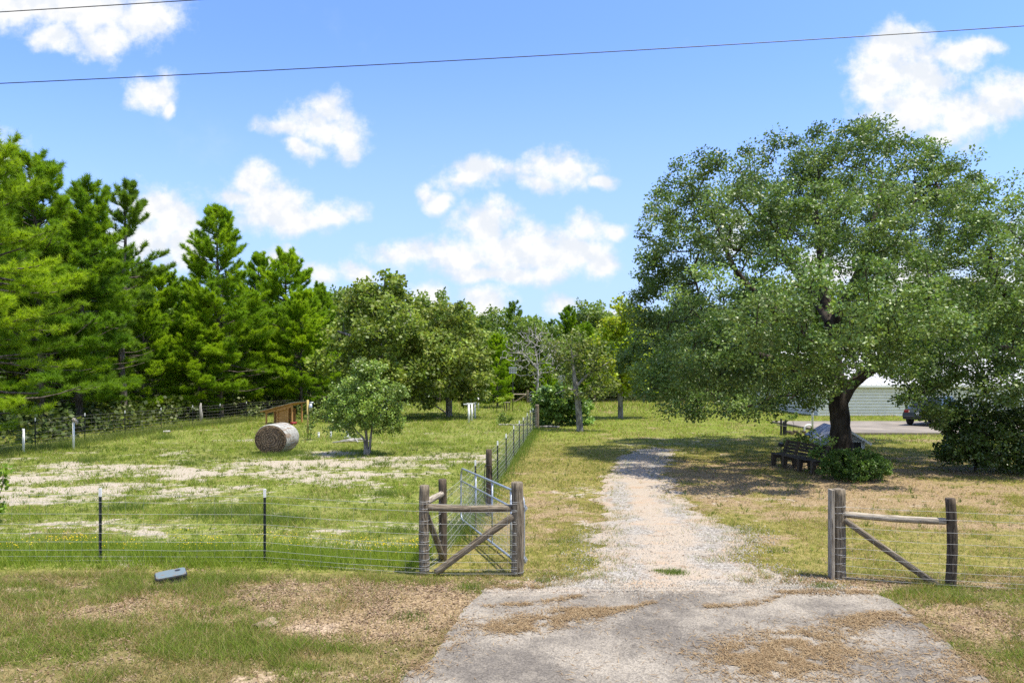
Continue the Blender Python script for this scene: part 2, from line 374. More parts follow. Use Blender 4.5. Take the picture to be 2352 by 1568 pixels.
def asphalt_mat():
    m, nt, b = newmat('worn_asphalt')
    p = geopos(nt); n1 = noise(nt, p, .75, 5, .6); n2 = noise(nt, p, 3.5, 6, .7); n3 = noise(nt, p, 70, 3, .7)
    vo = N(nt, 'ShaderNodeTexVoronoi'); vo.inputs['Scale'].default_value = 60; nt.links.new(p, vo.inputs['Vector'])
    vc = N(nt, 'ShaderNodeSeparateColor'); nt.links.new(vo.outputs['Color'], vc.inputs[0])
    c = mixc(nt, maprange(nt, n1, .38, .64), (.125, .110, .092), (.255, .225, .183))
    c = mixc(nt, maprange(nt, n2, .45, .75, 0, .5), c, (.285, .25, .20))
    c = mixc(nt, .8, c, mixc(nt, maprange(nt, vc.outputs[0], 0, 1, 0, 1, False), (.6, .6, .6), (1.45, 1.45, 1.42)), 'MULTIPLY')
    cr = N(nt, 'ShaderNodeTexVoronoi', feature='DISTANCE_TO_EDGE'); cr.inputs['Scale'].default_value = .42
    pd = N(nt, 'ShaderNodeVectorMath', operation='ADD'); nt.links.new(p, pd.inputs[0])
    nz = N(nt, 'ShaderNodeTexNoise'); nz.inputs['Scale'].default_value = 2.0; nt.links.new(p, nz.inputs['Vector'])
    nt.links.new(nz.outputs['Color'], pd.inputs[1]); nt.links.new(pd.outputs[0], cr.inputs['Vector'])
    at_ = N(nt, 'ShaderNodeAttribute'); at_.attribute_name = 'Col'; sp_ = N(nt, 'ShaderNodeSeparateColor'); nt.links.new(at_.outputs['Color'], sp_.inputs[0])
    dust = maprange(nt, math_(nt, 'ADD', sp_.outputs[1], math_(nt, 'MULTIPLY', math_(nt, 'SUBTRACT', n2, .5), .12)), .945, .995, 0, .95)
    c = mixc(nt, dust, c, mixc(nt, maprange(nt, vc.outputs[0], .2, .8, 0, 1), (.24, .19, .135), (.42, .37, .30)))
    crack = maprange(nt, cr.outputs['Distance'], .001, .008, .78, 1)
    c = mixc(nt, 1., c, crack, 'MULTIPLY')
    nt.links.new(c, b.inputs['Base Color']); b.inputs['Roughness'].default_value = .85; b.inputs['Specular IOR Level'].default_value = .25
    bump(nt, b, math_(nt, 'ADD', vo.outputs['Distance'], n3), .5, .012)
    return m
def ap_extra(x, ys): return np.where(ys > 10.1, .35 * (fbm(x * 1.2, x * 0, 4, 63) - .5) - .25 * np.exp(-((x - 4.7) / .7) ** 2), 0)
strip('asphalt_apron', np.append(np.arange(3.0, 10.2, .05), 10.25), ap_edges, 90, .012, asphalt_mat(), ap_extra)

def pad():
    m = m_plain('pad_concrete', (.20, .172, .135), .9, 0, .25, .5, .2)
    mb = MB().box((25.6, 40.7, .03), (16.8, 9, .2)); o = mb.build('concrete_pad', m, None, bevel=.02); o['kind'] = 'structure'
pad()

# ------------------------------------------------------------------ foliage
FG = np.array([1.72, 1.80, .98])
def unit(a): return a / np.maximum(np.linalg.norm(a, axis=-1, keepdims=True), 1e-9)
def rdir(n): return unit(rng.normal(size=(n, 3)))

def leaves(C, rad, per, size, cols, up=.7, flat=.8, aspect=.42, jit=.25, droop=0.):
    C = np.asarray(C, float); n = len(C); T = n * per
    rad = np.broadcast_to(np.asarray(rad, float), (n,))
    base = np.repeat(C, per, 0); R = np.repeat(rad, per)
    o = rdir(T); o[:, 2] *= flat
    p = base + o * (R * rng.random(T) ** .45)[:, None]
    nrm = unit(rdir(T) + np.array([0, 0, up]) + .35 * o)
    d = unit(o + .8 * rdir(T) + np.array([0, 0, -droop]))
    t = unit(d - nrm * (d * nrm).sum(1)[:, None]); s = np.cross(nrm, t)
    L = (size * (.65 + .7 * rng.random(T)))[:, None]
    V = np.stack([p, p + t * L * .5 + s * L * aspect, p + t * L, p + t * L * .5 - s * L * aspect], 1).reshape(-1, 3)
    F = np.arange(T * 4).reshape(T, 4)
    c = np.repeat(np.asarray(cols, float), per, 0) * (1 + jit * (rng.random((T, 1)) * 2 - 1)) * (1 + .10 * (rng.random((T, 3)) * 2 - 1))
    return V, F, np.repeat(c, 4, 0)

def np_tubes(p0, p1, r0, r1, n=5):
    d = unit(p1 - p0); ref = np.where(np.abs(d[:, 2:3]) < .9, np.array([[0, 0, 1.]]), np.array([[1., 0, 0]]))
    u = unit(np.cross(d, ref)); w = np.cross(d, u); E = len(p0)
    a = np.arange(n) * 2 * PI / n
    ring = u[:, None] * np.cos(a)[None, :, None] + w[:, None] * np.sin(a)[None, :, None]
    V = np.concatenate([p0[:, None] + ring * r0[:, None, None], p1[:, None] + ring * r1[:, None, None]], 1).reshape(-1, 3)
    k = np.arange(n); q = np.stack([k, (k + 1) % n, (k + 1) % n + n, k + n], 1)
    F = (np.arange(E)[:, None, None] * 2 * n + q[None]).reshape(-1, 4)
    return V, F

def cat(parts):
    V = []; F = []; C = []; n = 0
    for q in parts:
        V.append(q[0]); F.append(q[1] + n); n += len(q[0])
        if len(q) > 2: C.append(q[2])
    return (np.concatenate(V), np.concatenate(F), np.concatenate(C) if C else None)

def polytube(pts, rads, n=9, wob=.08):
    pts = np.asarray(pts, float); rads = np.asarray(rads, float)
    out = []; rings = []; u = None
    for i in range(len(pts)):
        d = unit(pts[min(i + 1, len(pts) - 1)] - pts[max(i - 1, 0)])
        if u is None: u = unit(np.cross(d, [0, 0, 1.]) if abs(d[2]) < .9 else np.cross(d, [1., 0, 0]))
        else: u = unit(u - d * (u @ d))
        w = np.cross(d, u); a = np.arange(n) * 2 * PI / n
        rr = rads[i] * (1 + wob * rng.normal(size=n))
        rings.append(pts[i] + (u * np.cos(a)[:, None] + w * np.sin(a)[:, None]) * rr[:, None])
    V = np.concatenate(rings); k = np.arange(n)
    F = np.concatenate([np.stack([i * n + k, i * n + (k + 1) % n, (i + 1) * n + (k + 1) % n, (i + 1) * n + k], 1) for i in range(len(pts) - 1)])
    return V, F
def smooth_path(pts, rads, k=5):
    pts = np.asarray(pts, float); rads = np.asarray(rads, float); P = []; R = []
    for i in range(len(pts) - 1):
        a = pts[max(i - 1, 0)]; b = pts[i]; c = pts[i + 1]; d = pts[min(i + 2, len(pts) - 1)]
        for j in range(k):
            t = j / k
            P.append(.5 * ((2 * b) + (c - a) * t + (2 * a - 5 * b + 4 * c - d) * t * t + (3 * b - a - 3 * c + d) * t ** 3)); R.append(rads[i] * (1 - t) + rads[i + 1] * t)
    P.append(pts[-1]); R.append(rads[-1]); return np.array(P), np.array(R)

def grow(limbs, targets, rtip=.010, expo=.46, step=.45, wig=.10):
    """limbs: list of (points, radii); every target is joined to the nearest fitting node."""
    P = []; R0 = []; par = []; parts = []
    root = np.asarray(limbs[0][0][0], float)
    for pts, rads in limbs:
        p, r = smooth_path(pts, rads); parts.append(polytube(p, r, 12 if r[0] > .15 else 8, .05))
        for i in range(len(p)): P.append(p[i]); R0.append(r[i]); par.append(-1)
    n0 = len(P); cen = np.mean([p for p in P], 0)
    cap = len(targets) * 16 + n0; A = np.zeros((cap, 3)); A[:n0] = P; N_ = n0
    hmin = root[2] + .22 * (np.max(targets[:, 2]) - root[2])
    start = np.array([p[2] > min(hmin, .8) for p in P] + [True] * (cap - n0))
    order = np.argsort(np.min(np.linalg.norm(targets[:, None] - A[None, :n0], axis=2), 1))
    par = par + [0] * (cap - n0)
    for ti in order:
        t = targets[ti]; v = t - A[:N_]; d = np.linalg.norm(v, axis=1)
        o = A[:N_] - (root + np.array([0, 0, hmin * .5])); cosv = (v * o).sum(1) / np.maximum(d * np.linalg.norm(o, axis=1), 1e-6)
        cost = d * (1.35 - .35 * cosv) + np.where(start[:N_], 0, 99)
        i = int(np.argmin(cost)); k = max(1, min(12, int(d[i] / step))); last = i
        side = rng.normal(size=3) * d[i] * wig
        for j in range(1, k + 1):
            if N_ >= cap: break
            f = j / k; q = A[i] * (1 - f) + t * f + side * math.sin(PI * f) + (rng.normal(size=3) * .05 * min(1, d[i]) if j < k else 0)
            A[N_] = q; par[N_] = last; last = N_; N_ += 1
    cnt = np.zeros(N_); haschild = np.zeros(N_, bool)
    for i in range(n0, N_): haschild[par[i]] = True
    for i in range(N_ - 1, n0 - 1, -1):
        if not haschild[i]: cnt[i] += 1
        cnt[par[i]] += cnt[i] if par[i] >= 0 else 0
    e = np.arange(n0, N_); pr = np.array(par)[e]; R = rtip * np.maximum(cnt, 1) ** expo
    r0 = np.minimum(R[pr] * np.where(pr < n0, .8, 1), np.where(pr < n0, np.array(R0 + [9] * (N_ - n0))[pr], 9))
    r0 = np.where(pr < n0, np.minimum(r0, R[e] * 1.5), r0)
    V, F = np_tubes(A[pr], A[e], r0, R[e] * 1.0, 5); parts.append((V, F))
    V, F, _ = cat(parts); return V, F

def lobe_clumps(lobes, dens, zmin=.15, inner=.5, squash=1.0):
    """lobes: (centre xyz, radii xyz); clump centres spread through their outer volume."""
    out = []
    for c, r in lobes:
        n = max(3, int(dens * (r[0] * r[1] * r[2]) ** (2 / 3)))
        d = rdir(n); rr = inner + (1.03 - inner) * rng.random(n) ** .6
        out.append(np.hstack([np.asarray(c) + d * np.asarray(r) * rr[:, None], np.full((n, 1), 1 + .22 * (2 * rng.random() - 1))]))
    p = np.concatenate(out); p = p[p[:, 2] > zmin]; lobe_clumps.tint = p[:, 3:]; return p[:, :3]
def plobes(D, L):
    out = []
    for q in L:
        px, py, rx, ry = q[:4]; dy = q[4] if len(q) > 4 else 0.; d = D + dy
        w = rx / FPX * d; h = ry / FPX * d
        out.append(((X(px, d), d, Z(py, d)), (w, q[5] if len(q) > 5 else (w + h) / 2, h)))
    return out
def mixcol(n, a, b, pw=1.):
    t = rng.random((n, 1)) ** pw; return (np.array(a) * (1 - t) + np.array(b) * t) * FG

def tree(name, label, cat_, base, lobes, limbs, ca, cb, leafmat, barkmat, dens=5, per=80, size=.12, crad=.55, zmin=.3, rtip=.010, group=None, bare=0, parts=('trunk', 'crown'), up=.7, aspect=.42, inner=.5, flat=.8, expo=.46, droop=0., per_boost=None):
    t = thing(name, label, cat_, base, 0, group); b = np.array(base)
    C = lobe_clumps(lobes, dens, zmin, inner) - b; tint = lobe_clumps.tint
    lim = [(np.asarray(p, float) - b, r) for p, r in limbs]
    V, F = grow(lim, C, rtip, expo)
    np_mesh(parts[0], V, F, barkmat, t, None, True)
    keep = rng.random(len(C)) >= bare; C = C[keep]; tint = tint[keep]
    V, F, c = leaves(C, crad * (.55 + .8 * rng.random(len(C)) ** 1.3), per, size, mixcol(len(C), ca, cb) * tint, up, flat, aspect, droop=droop)
    np_mesh(parts[1], V, F, leafmat, t, c)
    return t

# ---- pines
def pine_parts(h, rmax, base=.1, gap=.42, ca=(.06, .115, .014), cb=(.15, .215, .016), k=54, nl=.31, nw=.027, shape=.75, lean=0., sparse=0., dead=.5, perw=5, droopy=0.):
    nt = 9; zz = np.linspace(0, h, nt); off = np.cumsum(rng.normal(size=(nt, 2)) * h * .005, 0); off[0] = 0
    tp = np.stack([off[:, 0] + lean * (zz / h) ** 2, off[:, 1], zz], 1); tr = .014 * h * (1 - zz / h) ** .8 + .015
    parts = [polytube(*smooth_path(tp, tr, 3), 9, .05)]
    S0 = []; S1 = []; R0 = []; R1 = []; TP = []; TD = []; TC = []
    z = base * h; zb = z
    while z < h * .985:
        t = (z - zb) / (h - zb); prof = rmax * ((1 - t) ** shape) * min(1, .55 + 2.2 * t) + .25
        nb = rng.integers(perw - 1, perw + 2)
        for b in range(nb):
            if rng.random() < sparse * (1 - .5 * t): continue
            L = prof * (.55 + .55 * rng.random()); az = rng.random() * 2 * PI
            el = math.radians(-4 - 12 * droopy + 42 * t ** 1.5 + rng.normal() * 9)
            zc = z + rng.normal() * gap * .3
            st = np.array([np.interp(zc, zz, tp[:, 0]), np.interp(zc, zz, tp[:, 1]), zc])
            hd = np.array([math.cos(az), math.sin(az), 0]); pts = [st]; nseg = 5
            for j in range(nseg):
                e = el + math.radians(26) * ((j + 1) / nseg) ** 2
                pts.append(pts[-1] + (hd * math.cos(e) + np.array([0, 0, math.sin(e)]) + rng.normal(size=3) * .07) * L / nseg)
            pts = np.array(pts); rr = (.011 + .011 * L) * np.linspace(1, .22, nseg + 1)
            S0.append(pts[:-1]); S1.append(pts[1:]); R0.append(rr[:-1]); R1.append(rr[1:])
            if rng.random() < dead * float(sst(.34, .10, t)) * 1.5: continue
            bc = (np.array(ca) + (np.array(cb) - np.array(ca)) * rng.random()) * FG
            ntw = max(4, int(L * 4.0))
            for q in range(ntw):
                s = .30 + .70 * (q + rng.random()) / ntw; s = min(s, .999); j = int(s * nseg); f = s * nseg - j
                p = pts[j] * (1 - f) + pts[j + 1] * f; bd = unit(pts[j + 1] - pts[j])
                sd = np.cross(bd, [0, 0, 1.]) * (1 if q % 2 else -1)
                td = unit(bd * .75 + sd * .8 + np.array([0, 0, .25]) + rng.normal(size=3) * .25); tl = (.26 * L * (1.1 - s) + .18) * (.7 + .6 * rng.random())
                p2 = p + td * tl; S0.append(p[None]); S1.append(p2[None]); R0.append(np.array([.008])); R1.append(np.array([.004]))
                for g in np.linspace(.35, 1, max(2, int(tl / .22))):
                    TP.append(p + td * tl * g); TD.append(unit(td + np.array([0, 0, .35]))); TC.append(bc)
            TP.append(pts[-1]); TD.append(unit(pts[-1] - pts[-2] + np.array([0, 0, .02]))); TC.append(bc)
        z += gap * (1.15 - .45 * t)
    for g in range(6): TP.append(tp[-1] - np.array([0, 0, .14 * g])); TD.append(np.array([0, 0, 1.])); TC.append(np.array(cb))
    parts.append(np_tubes(np.concatenate(S0), np.concatenate(S1), np.concatenate(R0), np.concatenate(R1), 4))
    TP = np.array(TP); TD = np.array(TD); TC = np.array(TC); n = len(TP); T = n * k
    P_ = np.repeat(TP, k, 0); Dd = np.repeat(TD, k, 0)
    nd = unit(Dd * .75 + rdir(T) * .95 + np.array([0, 0, .22])); P_ = P_ - Dd * (rng.random((T, 1)) * .22)
    sd = unit(np.cross(nd, rdir(T))); L = (nl * (.7 + .5 * rng.random(T)))[:, None]
    V = np.stack([P_ - sd * nw / 2, P_ + sd * nw / 2, P_ + nd * L], 1).reshape(-1, 3); F = np.arange(T * 3).reshape(T, 3)
    c = np.repeat(TC, k, 0) * (.75 + .5 * rng.random((T, 1)))
    V0, F0, _ = cat(parts)
    return (V0, F0), (V, F, np.repeat(c, 3, 0))
def pine(label, loc, pp, rz=0, group='pines behind the left wire fence', name='pine_tree'):
    t = thing(name, label, 'pine tree', loc, rz, group)
    np_mesh('trunk', *pp[0], M['bark_pine'], t, None, True); np_mesh('crown', pp[1][0], pp[1][1], M['needle'], t, pp[1][2])
    return t

# ================================================================== TREES
# --- the big oak on the right
D = 26.8
oak_l = plobes(D, [
    (1585, 470, 90, 95, 1), (1660, 420, 95, 80, -2), (1800, 400, 115, 85, 1), (1930, 365, 110, 88, 2), (2010, 370, 90, 85, -2), (2118, 395, 68, 80, 1),
    (1550, 560, 80, 105, -1), (1700, 520, 105, 80, -4.5), (1850, 490, 115, 85, -5.5), (2010, 500, 110, 90, -5), (2140, 520, 95, 100, -2), (1760, 500, 130, 90, 4), (1960, 500, 130, 90, 5), (2100, 500, 110, 95, 4),
    (1530, 690, 82, 95, 0), (1650, 690, 105, 80, -5.5), (1800, 620, 75, 60, -6), (2080, 650, 110, 85, -5.5), (1960, 610, 70, 60, -5), (2190, 620, 90, 110, 1), (1630, 680, 110, 90, 4.5), (2090, 660, 120, 90, 5), (1850, 560, 120, 60, 6),
    (1520, 800, 68, 75, 1), (1620, 820, 110, 75, -5), (1570, 860, 80, 55, -1), (1760, 790, 120, 70, -7), (1700, 880, 120, 52, -5), (1830, 855, 95, 60, -6), (1700, 830, 120, 70, 4), (1560, 790, 90, 80, 5),
    (1985, 760, 85, 60, -6), (2080, 770, 90, 55, -5), (2190, 760, 90, 80, -2), (2020, 840, 60, 45, -5.5), (2160, 850, 80, 45, -2), (1760, 720, 110, 70, -8.5), (1950, 660, 110, 70, -8.5), (2130, 700, 100, 80, -7.5), (1900, 800, 110, 60, -8), (1490, 870, 45, 50, 0), (1530, 910, 70, 30, -1), (1640, 930, 90, 22, -2), (1500, 620, 45, 60, 0), (1800, 905, 75, 36, -3), (1858, 895, 40, 42, -2.5), (1750, 925, 70, 26, -1), (1850, 815, 60, 50, 3), (1700, 780, 110, 60, 5), (2165, 420, 66, 70, 0), (2225, 480, 60, 70, 1), (1960, 330, 70, 52, 0), (1480, 740, 40, 60, 0), (2060, 850, 70, 36, -3.5), (1985, 815, 55, 36, 2), (2130, 810, 70, 42, 0), (2185, 880, 60, 40, -2), (1885, 800, 45, 40, -6.5), (1450, 830, 40, 60, 1), (1790, 880, 70, 40, -1), (1840, 870, 50, 50, 1), (1868, 932, 26, 20, -1.5), (1600, 935, 80, 20, -1.5), (1700, 935, 80, 18, -3)])
def pw(px, py, d): return (X(px, d), d, Z(py, d))
oak_b = (X(1928, D), D, 0.)
oak_limbs = [([oak_b, pw(1932, 990, D), pw(1926, 930, D), pw(1922, 890, D), pw(1915, 820, D), pw(1905, 740, D + .2), pw(1890, 650, D + .6), pw(1880, 540, D + .5), pw(1870, 440, D)], [.52, .38, .36, .35, .26, .21, .17, .10, .04]),
             ([pw(1926, 930, D), pw(1955, 885, D - .1), pw(2005, 848, D - .3), pw(2090, 815, D - .8), pw(2180, 770, D - 1)], [.31, .23, .19, .12, .05]),
             ([pw(1908, 760, D), pw(1935, 700, D - .4), pw(1975, 620, D - .8), pw(2000, 530, D - 1), pw(2030, 420, D - .5)], [.20, .18, .15, .10, .04]),
             ([pw(1915, 830, D), pw(1860, 770, D - 1.5), pw(1770, 705, D - 2.5), pw(1690, 620, D - 2.6), pw(1640, 500, D - 2)], [.18, .155, .13, .09, .03]),
             ([pw(1905, 740, D), pw(1840, 640, D + 1.5), pw(1760, 540, D + 2.5), pw(1690, 450, D + 3)], [.18, .15, .10, .04]),
             ([pw(1920, 870, D), pw(1830, 840, D - 2.5), pw(1720, 810, D - 4), pw(1620, 790, D - 4.5)], [.17, .13, .10, .05]),
             ([pw(1905, 745, D), pw(1960, 660, D + 2), pw(2050, 560, D + 3.5), pw(2100, 470, D + 4)], [.18, .15, .10, .04])]
tree('oak_tree', 'huge spreading oak shading the bench, thick dark trunk forking low', 'oak tree', oak_b, oak_l, oak_limbs,
     (.048, .080, .030), (.118, .162, .074), M['oakleaf'], M['bark'], dens=14.5, per=150, size=.103, crad=.53, zmin=1.6, rtip=.010, inner=.58, flat=.66, aspect=.34)
# --- second oak at the right edge of the frame
D2 = 23.5
o2 = plobes(D2, [(2320, 470, 80, 75, 0), (2400, 520, 120, 110, 1), (2270, 560, 70, 70, -1), (2330, 640, 100, 90, -2.5), (2260, 700, 70, 75, -1), (2420, 680, 120, 110, -2), (2300, 780, 100, 75, -2.5), (2240, 840, 70, 50, -1.5), (2400, 820, 120, 80, -2.5),
                 (2300, 880, 110, 55, -2), (2220, 900, 75, 46, -1.2), (2150, 915, 52, 40, -1), (2125, 880, 45, 36, -1), (2160, 955, 44, 26, -1), (2118, 958, 36, 24, -1.4), (2090, 900, 36, 26, -1), (2125, 930, 40, 32, -1.6), (2100, 850, 60, 40, 0), (2180, 820, 60, 40, 1), (2420, 910, 110, 60, -1.5), (2360, 600, 110, 110, 3), (2330, 780, 110, 100, 3)])
b2 = (X(2395, D2), D2, 0.)
tree('oak_tree', 'second oak at the edge of the lawn, its low boughs hanging over a dark shrub', 'oak tree', b2, o2,
     [([b2, pw(2392, 900, D2), pw(2380, 760, D2), pw(2368, 660, D2), pw(2365, 570, D2)], [.30, .25, .17, .10, .03]), ([pw(2386, 850, D2), pw(2310, 800, D2 - .6), pw(2230, 830, D2 - .6)], [.16, .11, .04]),
      ([pw(2380, 760, D2), pw(2300, 660, D2 - .8), pw(2270, 570, D2 - 1)], [.15, .1, .04])],
     (.048, .078, .030), (.114, .156, .070), M['oakleaf'], M['bark'], dens=12.5, per=125, size=.10, crad=.48, zmin=1.1, rtip=.010, inner=.62, flat=.62, aspect=.34)

# --- the two brownish broadleaf trees in the middle
def pecan(label, D, base_px, L, trunk, ca, cb, **kw):
    b = (X(base_px, D), D, 0.)
    limbs = [([b] + [pw(*q) for q in trunk[0][0]], trunk[0][1])] + [([pw(*q) for q in t[0]], t[1]) for t in trunk[1:]]
    return tree('broadleaf_tree', label, 'tree', b, plobes(D, L), limbs, ca, cb, M['leaf'], M['bark_grey'], group='broadleaf trees in the middle', **kw)
Dm = 49.
pecan('tall olive broadleaf tree behind the hay bale, top rising highest in the middle', Dm, 880, [
    (880, 660, 62, 45, 0), (820, 700, 45, 35, 0), (880, 720, 80, 40, -2), (920, 690, 45, 45, 1), (790, 760, 55, 45, 1), (860, 780, 90, 45, -3), (940, 770, 55, 50, 0), (760, 830, 50, 45, 0), (840, 850, 85, 40, -3), (930, 850, 60, 45, -2), (790, 900, 55, 35, 1), (860, 740, 90, 80, 3), (880, 870, 90, 55, 3)],
    [([(878, 900, Dm), (872, 830, Dm), (868, 760, Dm), (880, 690, Dm), (885, 640, Dm)], [.38, .32, .26, .2, .12, .05]), ([(872, 830, Dm), (820, 780, Dm - 1), (775, 760, Dm - 1)], [.22, .16, .05]), ([(870, 800, Dm), (920, 760, Dm - 1), (945, 720, Dm)], [.2, .14, .05])],
    (.070, .098, .024), (.155, .188, .058), dens=7.5, per=72, size=.24, crad=.62, zmin=1.2, inner=.4)
pecan('lower wide broadleaf tree with drooping boughs beside the white pipe posts', 51., 1031, [
    (1020, 725, 48, 38, 0), (980, 790, 55, 45, -1), (1060, 750, 55, 45, 0), (1090, 800, 45, 50, 0), (1030, 800, 60, 50, -3), (990, 860, 60, 45, -3), (1070, 860, 60, 45, -2), (1110, 870, 28, 40, 0), (1000, 910, 50, 28, -2), (1085, 905, 40, 30, -1), (1040, 830, 80, 70, 3), (950, 900, 30, 25, -2)],
    [([(1031, 920, 51), (1028, 860, 51), (1020, 800, 51), (1022, 740, 51)], [.26, .22, .2, .15, .05]), ([(1028, 860, 51), (1070, 810, 50), (1095, 790, 50)], [.16, .11, .04]), ([(1028, 850, 51), (980, 800, 50), (960, 780, 50)], [.16, .11, .04])],
    (.072, .095, .026), (.155, .180, .062), dens=7.5, per=72, size=.24, crad=.6, zmin=.9, inner=.4)
# --- small tree on the sand beside the bale
Ds = 27.2
bs = (X(843, Ds), Ds, 0.)
tree('small_tree', 'small round tree with several thin grey stems beside the hay bale', 'tree', bs, plobes(Ds, [
    (845, 880, 48, 45, 0), (800, 910, 42, 40, 0), (880, 915, 42, 42, 0), (780, 950, 36, 28, 0), (840, 930, 55, 40, -.5), (905, 955, 28, 28, 0), (820, 975, 45, 22, -.4), (880, 975, 40, 20, -.2), (840, 940, 60, 45, .7), (835, 845, 26, 26, 0), (925, 908, 16, 20, 0), (760, 925, 14, 16, 0), (868, 850, 16, 20, 0), (912, 985, 18, 10, 0), (768, 985, 14, 8, 0)]),
    [([bs, pw(842, 1005, Ds), pw(838, 960, Ds), pw(842, 890, Ds)], [.075, .055, .04, .012]), ([(bs[0] + .1, Ds, 0), pw(852, 1000, Ds), pw(862, 950, Ds), pw(880, 910, Ds)], [.06, .045, .03, .01]), ([(bs[0] - .08, Ds - .05, 0), pw(836, 1010, Ds), pw(815, 985, Ds), pw(795, 950, Ds)], [.055, .04, .03, .01])],
    (.075, .115, .035), (.16, .21, .07), M['glossleaf'], M['bark_grey'], dens=85, per=46, size=.085, crad=.20, zmin=.75, rtip=.005, inner=.2)
# --- sparse leaning tree in front of the vine mound
Dl = 38.6
bl = (X(1332, Dl), Dl, 0.)
tree('sparse_tree', 'thin half bare tree with a mottled leaning trunk in front of the vine mound', 'tree', bl, plobes(Dl, [
    (1310, 800, 40, 32, 0), (1350, 850, 45, 32, 0), (1300, 850, 44, 34, 0), (1390, 880, 34, 28, 0), (1330, 780, 36, 30, 0), (1370, 820, 36, 30, 0), (1340, 900, 45, 20, -.5), (1275, 790, 25, 25, 0), (1330, 830, 50, 45, 1)]),
    [([bl, pw(1328, 930, Dl), pw(1322, 890, Dl), pw(1318, 850, Dl), pw(1312, 800, Dl)], [.20, .17, .15, .09, .02]), ([pw(1322, 890, Dl), pw(1350, 860, Dl), pw(1385, 840, Dl), pw(1400, 830, Dl)], [.09, .06, .04, .012]), ([pw(1322, 895, Dl), pw(1300, 895, Dl - .3), pw(1275, 905, Dl - .3)], [.07, .05, .015])],
    (.066, .085, .032), (.135, .150, .06), M['leaf'], M['bark_grey'], dens=18, per=30, size=.16, crad=.42, zmin=1.4, rtip=.008, inner=.2, bare=.2)
# --- bare grey tree
Db = 49.
bb = (X(1232, Db), Db, 0.)
def bare_tree():
    t = thing('dead_tree', 'leafless grey tree with tangled drooping twigs above the vine mound', 'dead tree', bb)
    C = lobe_clumps(plobes(Db, [(1215, 790, 56, 34, 0), (1185, 815, 40, 28, 0), (1262, 795, 36, 40, 0), (1240, 850, 26, 45, 0), (1225, 765, 36, 25, 0), (1195, 845, 24, 26, 0), (1275, 830, 26, 30, 0)]), 62, 1.5, .15) - np.array(bb)
    lim = [([np.zeros(3), np.array(pw(1234, 900, Db)) - bb, np.array(pw(1236, 850, Db)) - bb, np.array(pw(1228, 790, Db)) - bb], [.11, .09, .06, .025]), ([np.array(pw(1236, 850, Db)) - bb, np.array(pw(1205, 815, Db)) - bb, np.array(pw(1175, 810, Db)) - bb], [.06, .045, .02])]
    V, F = grow(lim, C, .017, .26, .30, .28); np_mesh('trunk', V, F, M['twig'], t, None, True)
bare_tree()
# --- yellow green tree behind the oak's left edge
Dy = 50.
by = (X(1425, Dy), Dy, 0.)
tree('broadleaf_tree', 'bright yellow green tree emerging from behind the big oak', 'tree', by, plobes(Dy, [
    (1420, 740, 38, 42, 0), (1400, 800, 45, 45, 0), (1450, 790, 50, 55, 0), (1420, 860, 55, 42, -1), (1470, 860, 50, 45, 0), (1440, 720, 30, 25, 0), (1385, 840, 28, 30, 0)]),
    [([by, pw(1426, 860, Dy), pw(1424, 780, Dy), pw(1424, 720, Dy)], [.2, .16, .1, .03])],
    (.13, .17, .012), (.27, .29, .025), M['leaf'], M['bark_grey'], dens=10, per=56, size=.26, crad=.6, zmin=1.6, inner=.4)

# --- pines on the left
pA = pine_parts(15.6, 5.2, .13, .48, sparse=.05, ca=(.085, .150, .013), cb=(.17, .235, .014), shape=.66, dead=.35, perw=6)
pB = pine_parts(14.6, 4.7, .13, .45, sparse=.05, ca=(.065, .125, .015), cb=(.14, .205, .016), shape=.48, dead=.35, perw=6)
pC = pine_parts(15.5, 3.6, .22, .62, ca=(.06, .105, .02), cb=(.11, .165, .024), shape=.5, sparse=.30)
pD = pine_parts(13.6, 5.2, .10, .46, sparse=.05, ca=(.10, .17, .012), cb=(.21, .275, .014), shape=.5, dead=.25, perw=6)
pN = pine_parts(13.2, 5.0, .08, .48, ca=(.085, .14, .014), cb=(.20, .26, .02), shape=.55, k=52, nl=.26, nw=.019, dead=.25, sparse=.12, droopy=.8, perw=6)
def at(px, d, z=0.): return (X(px, d), d, z)
G1 = 'pines behind the left wire fence'
tN = pine('nearest pine at the left edge of the frame, yellow green boughs reaching over the fence', at(-40, 27.5), pN, .4)
tB = pine('tall dense pine with a rounded dark top next to the nearest pine', at(95, 37), pB, .8)
tC = pine('thin topped pine with one long bough sticking out to the right', at(283, 44), pC, 1.9)
tA = pine('broad cone shaped pine with a straight trunk, left of the hay bale shelter', at(508, 51), pA, .3)
tD = pine('bushy pine on the right end of the pine row, beside the olive broadleaf tree', at(655, 60), pD, 2.2)
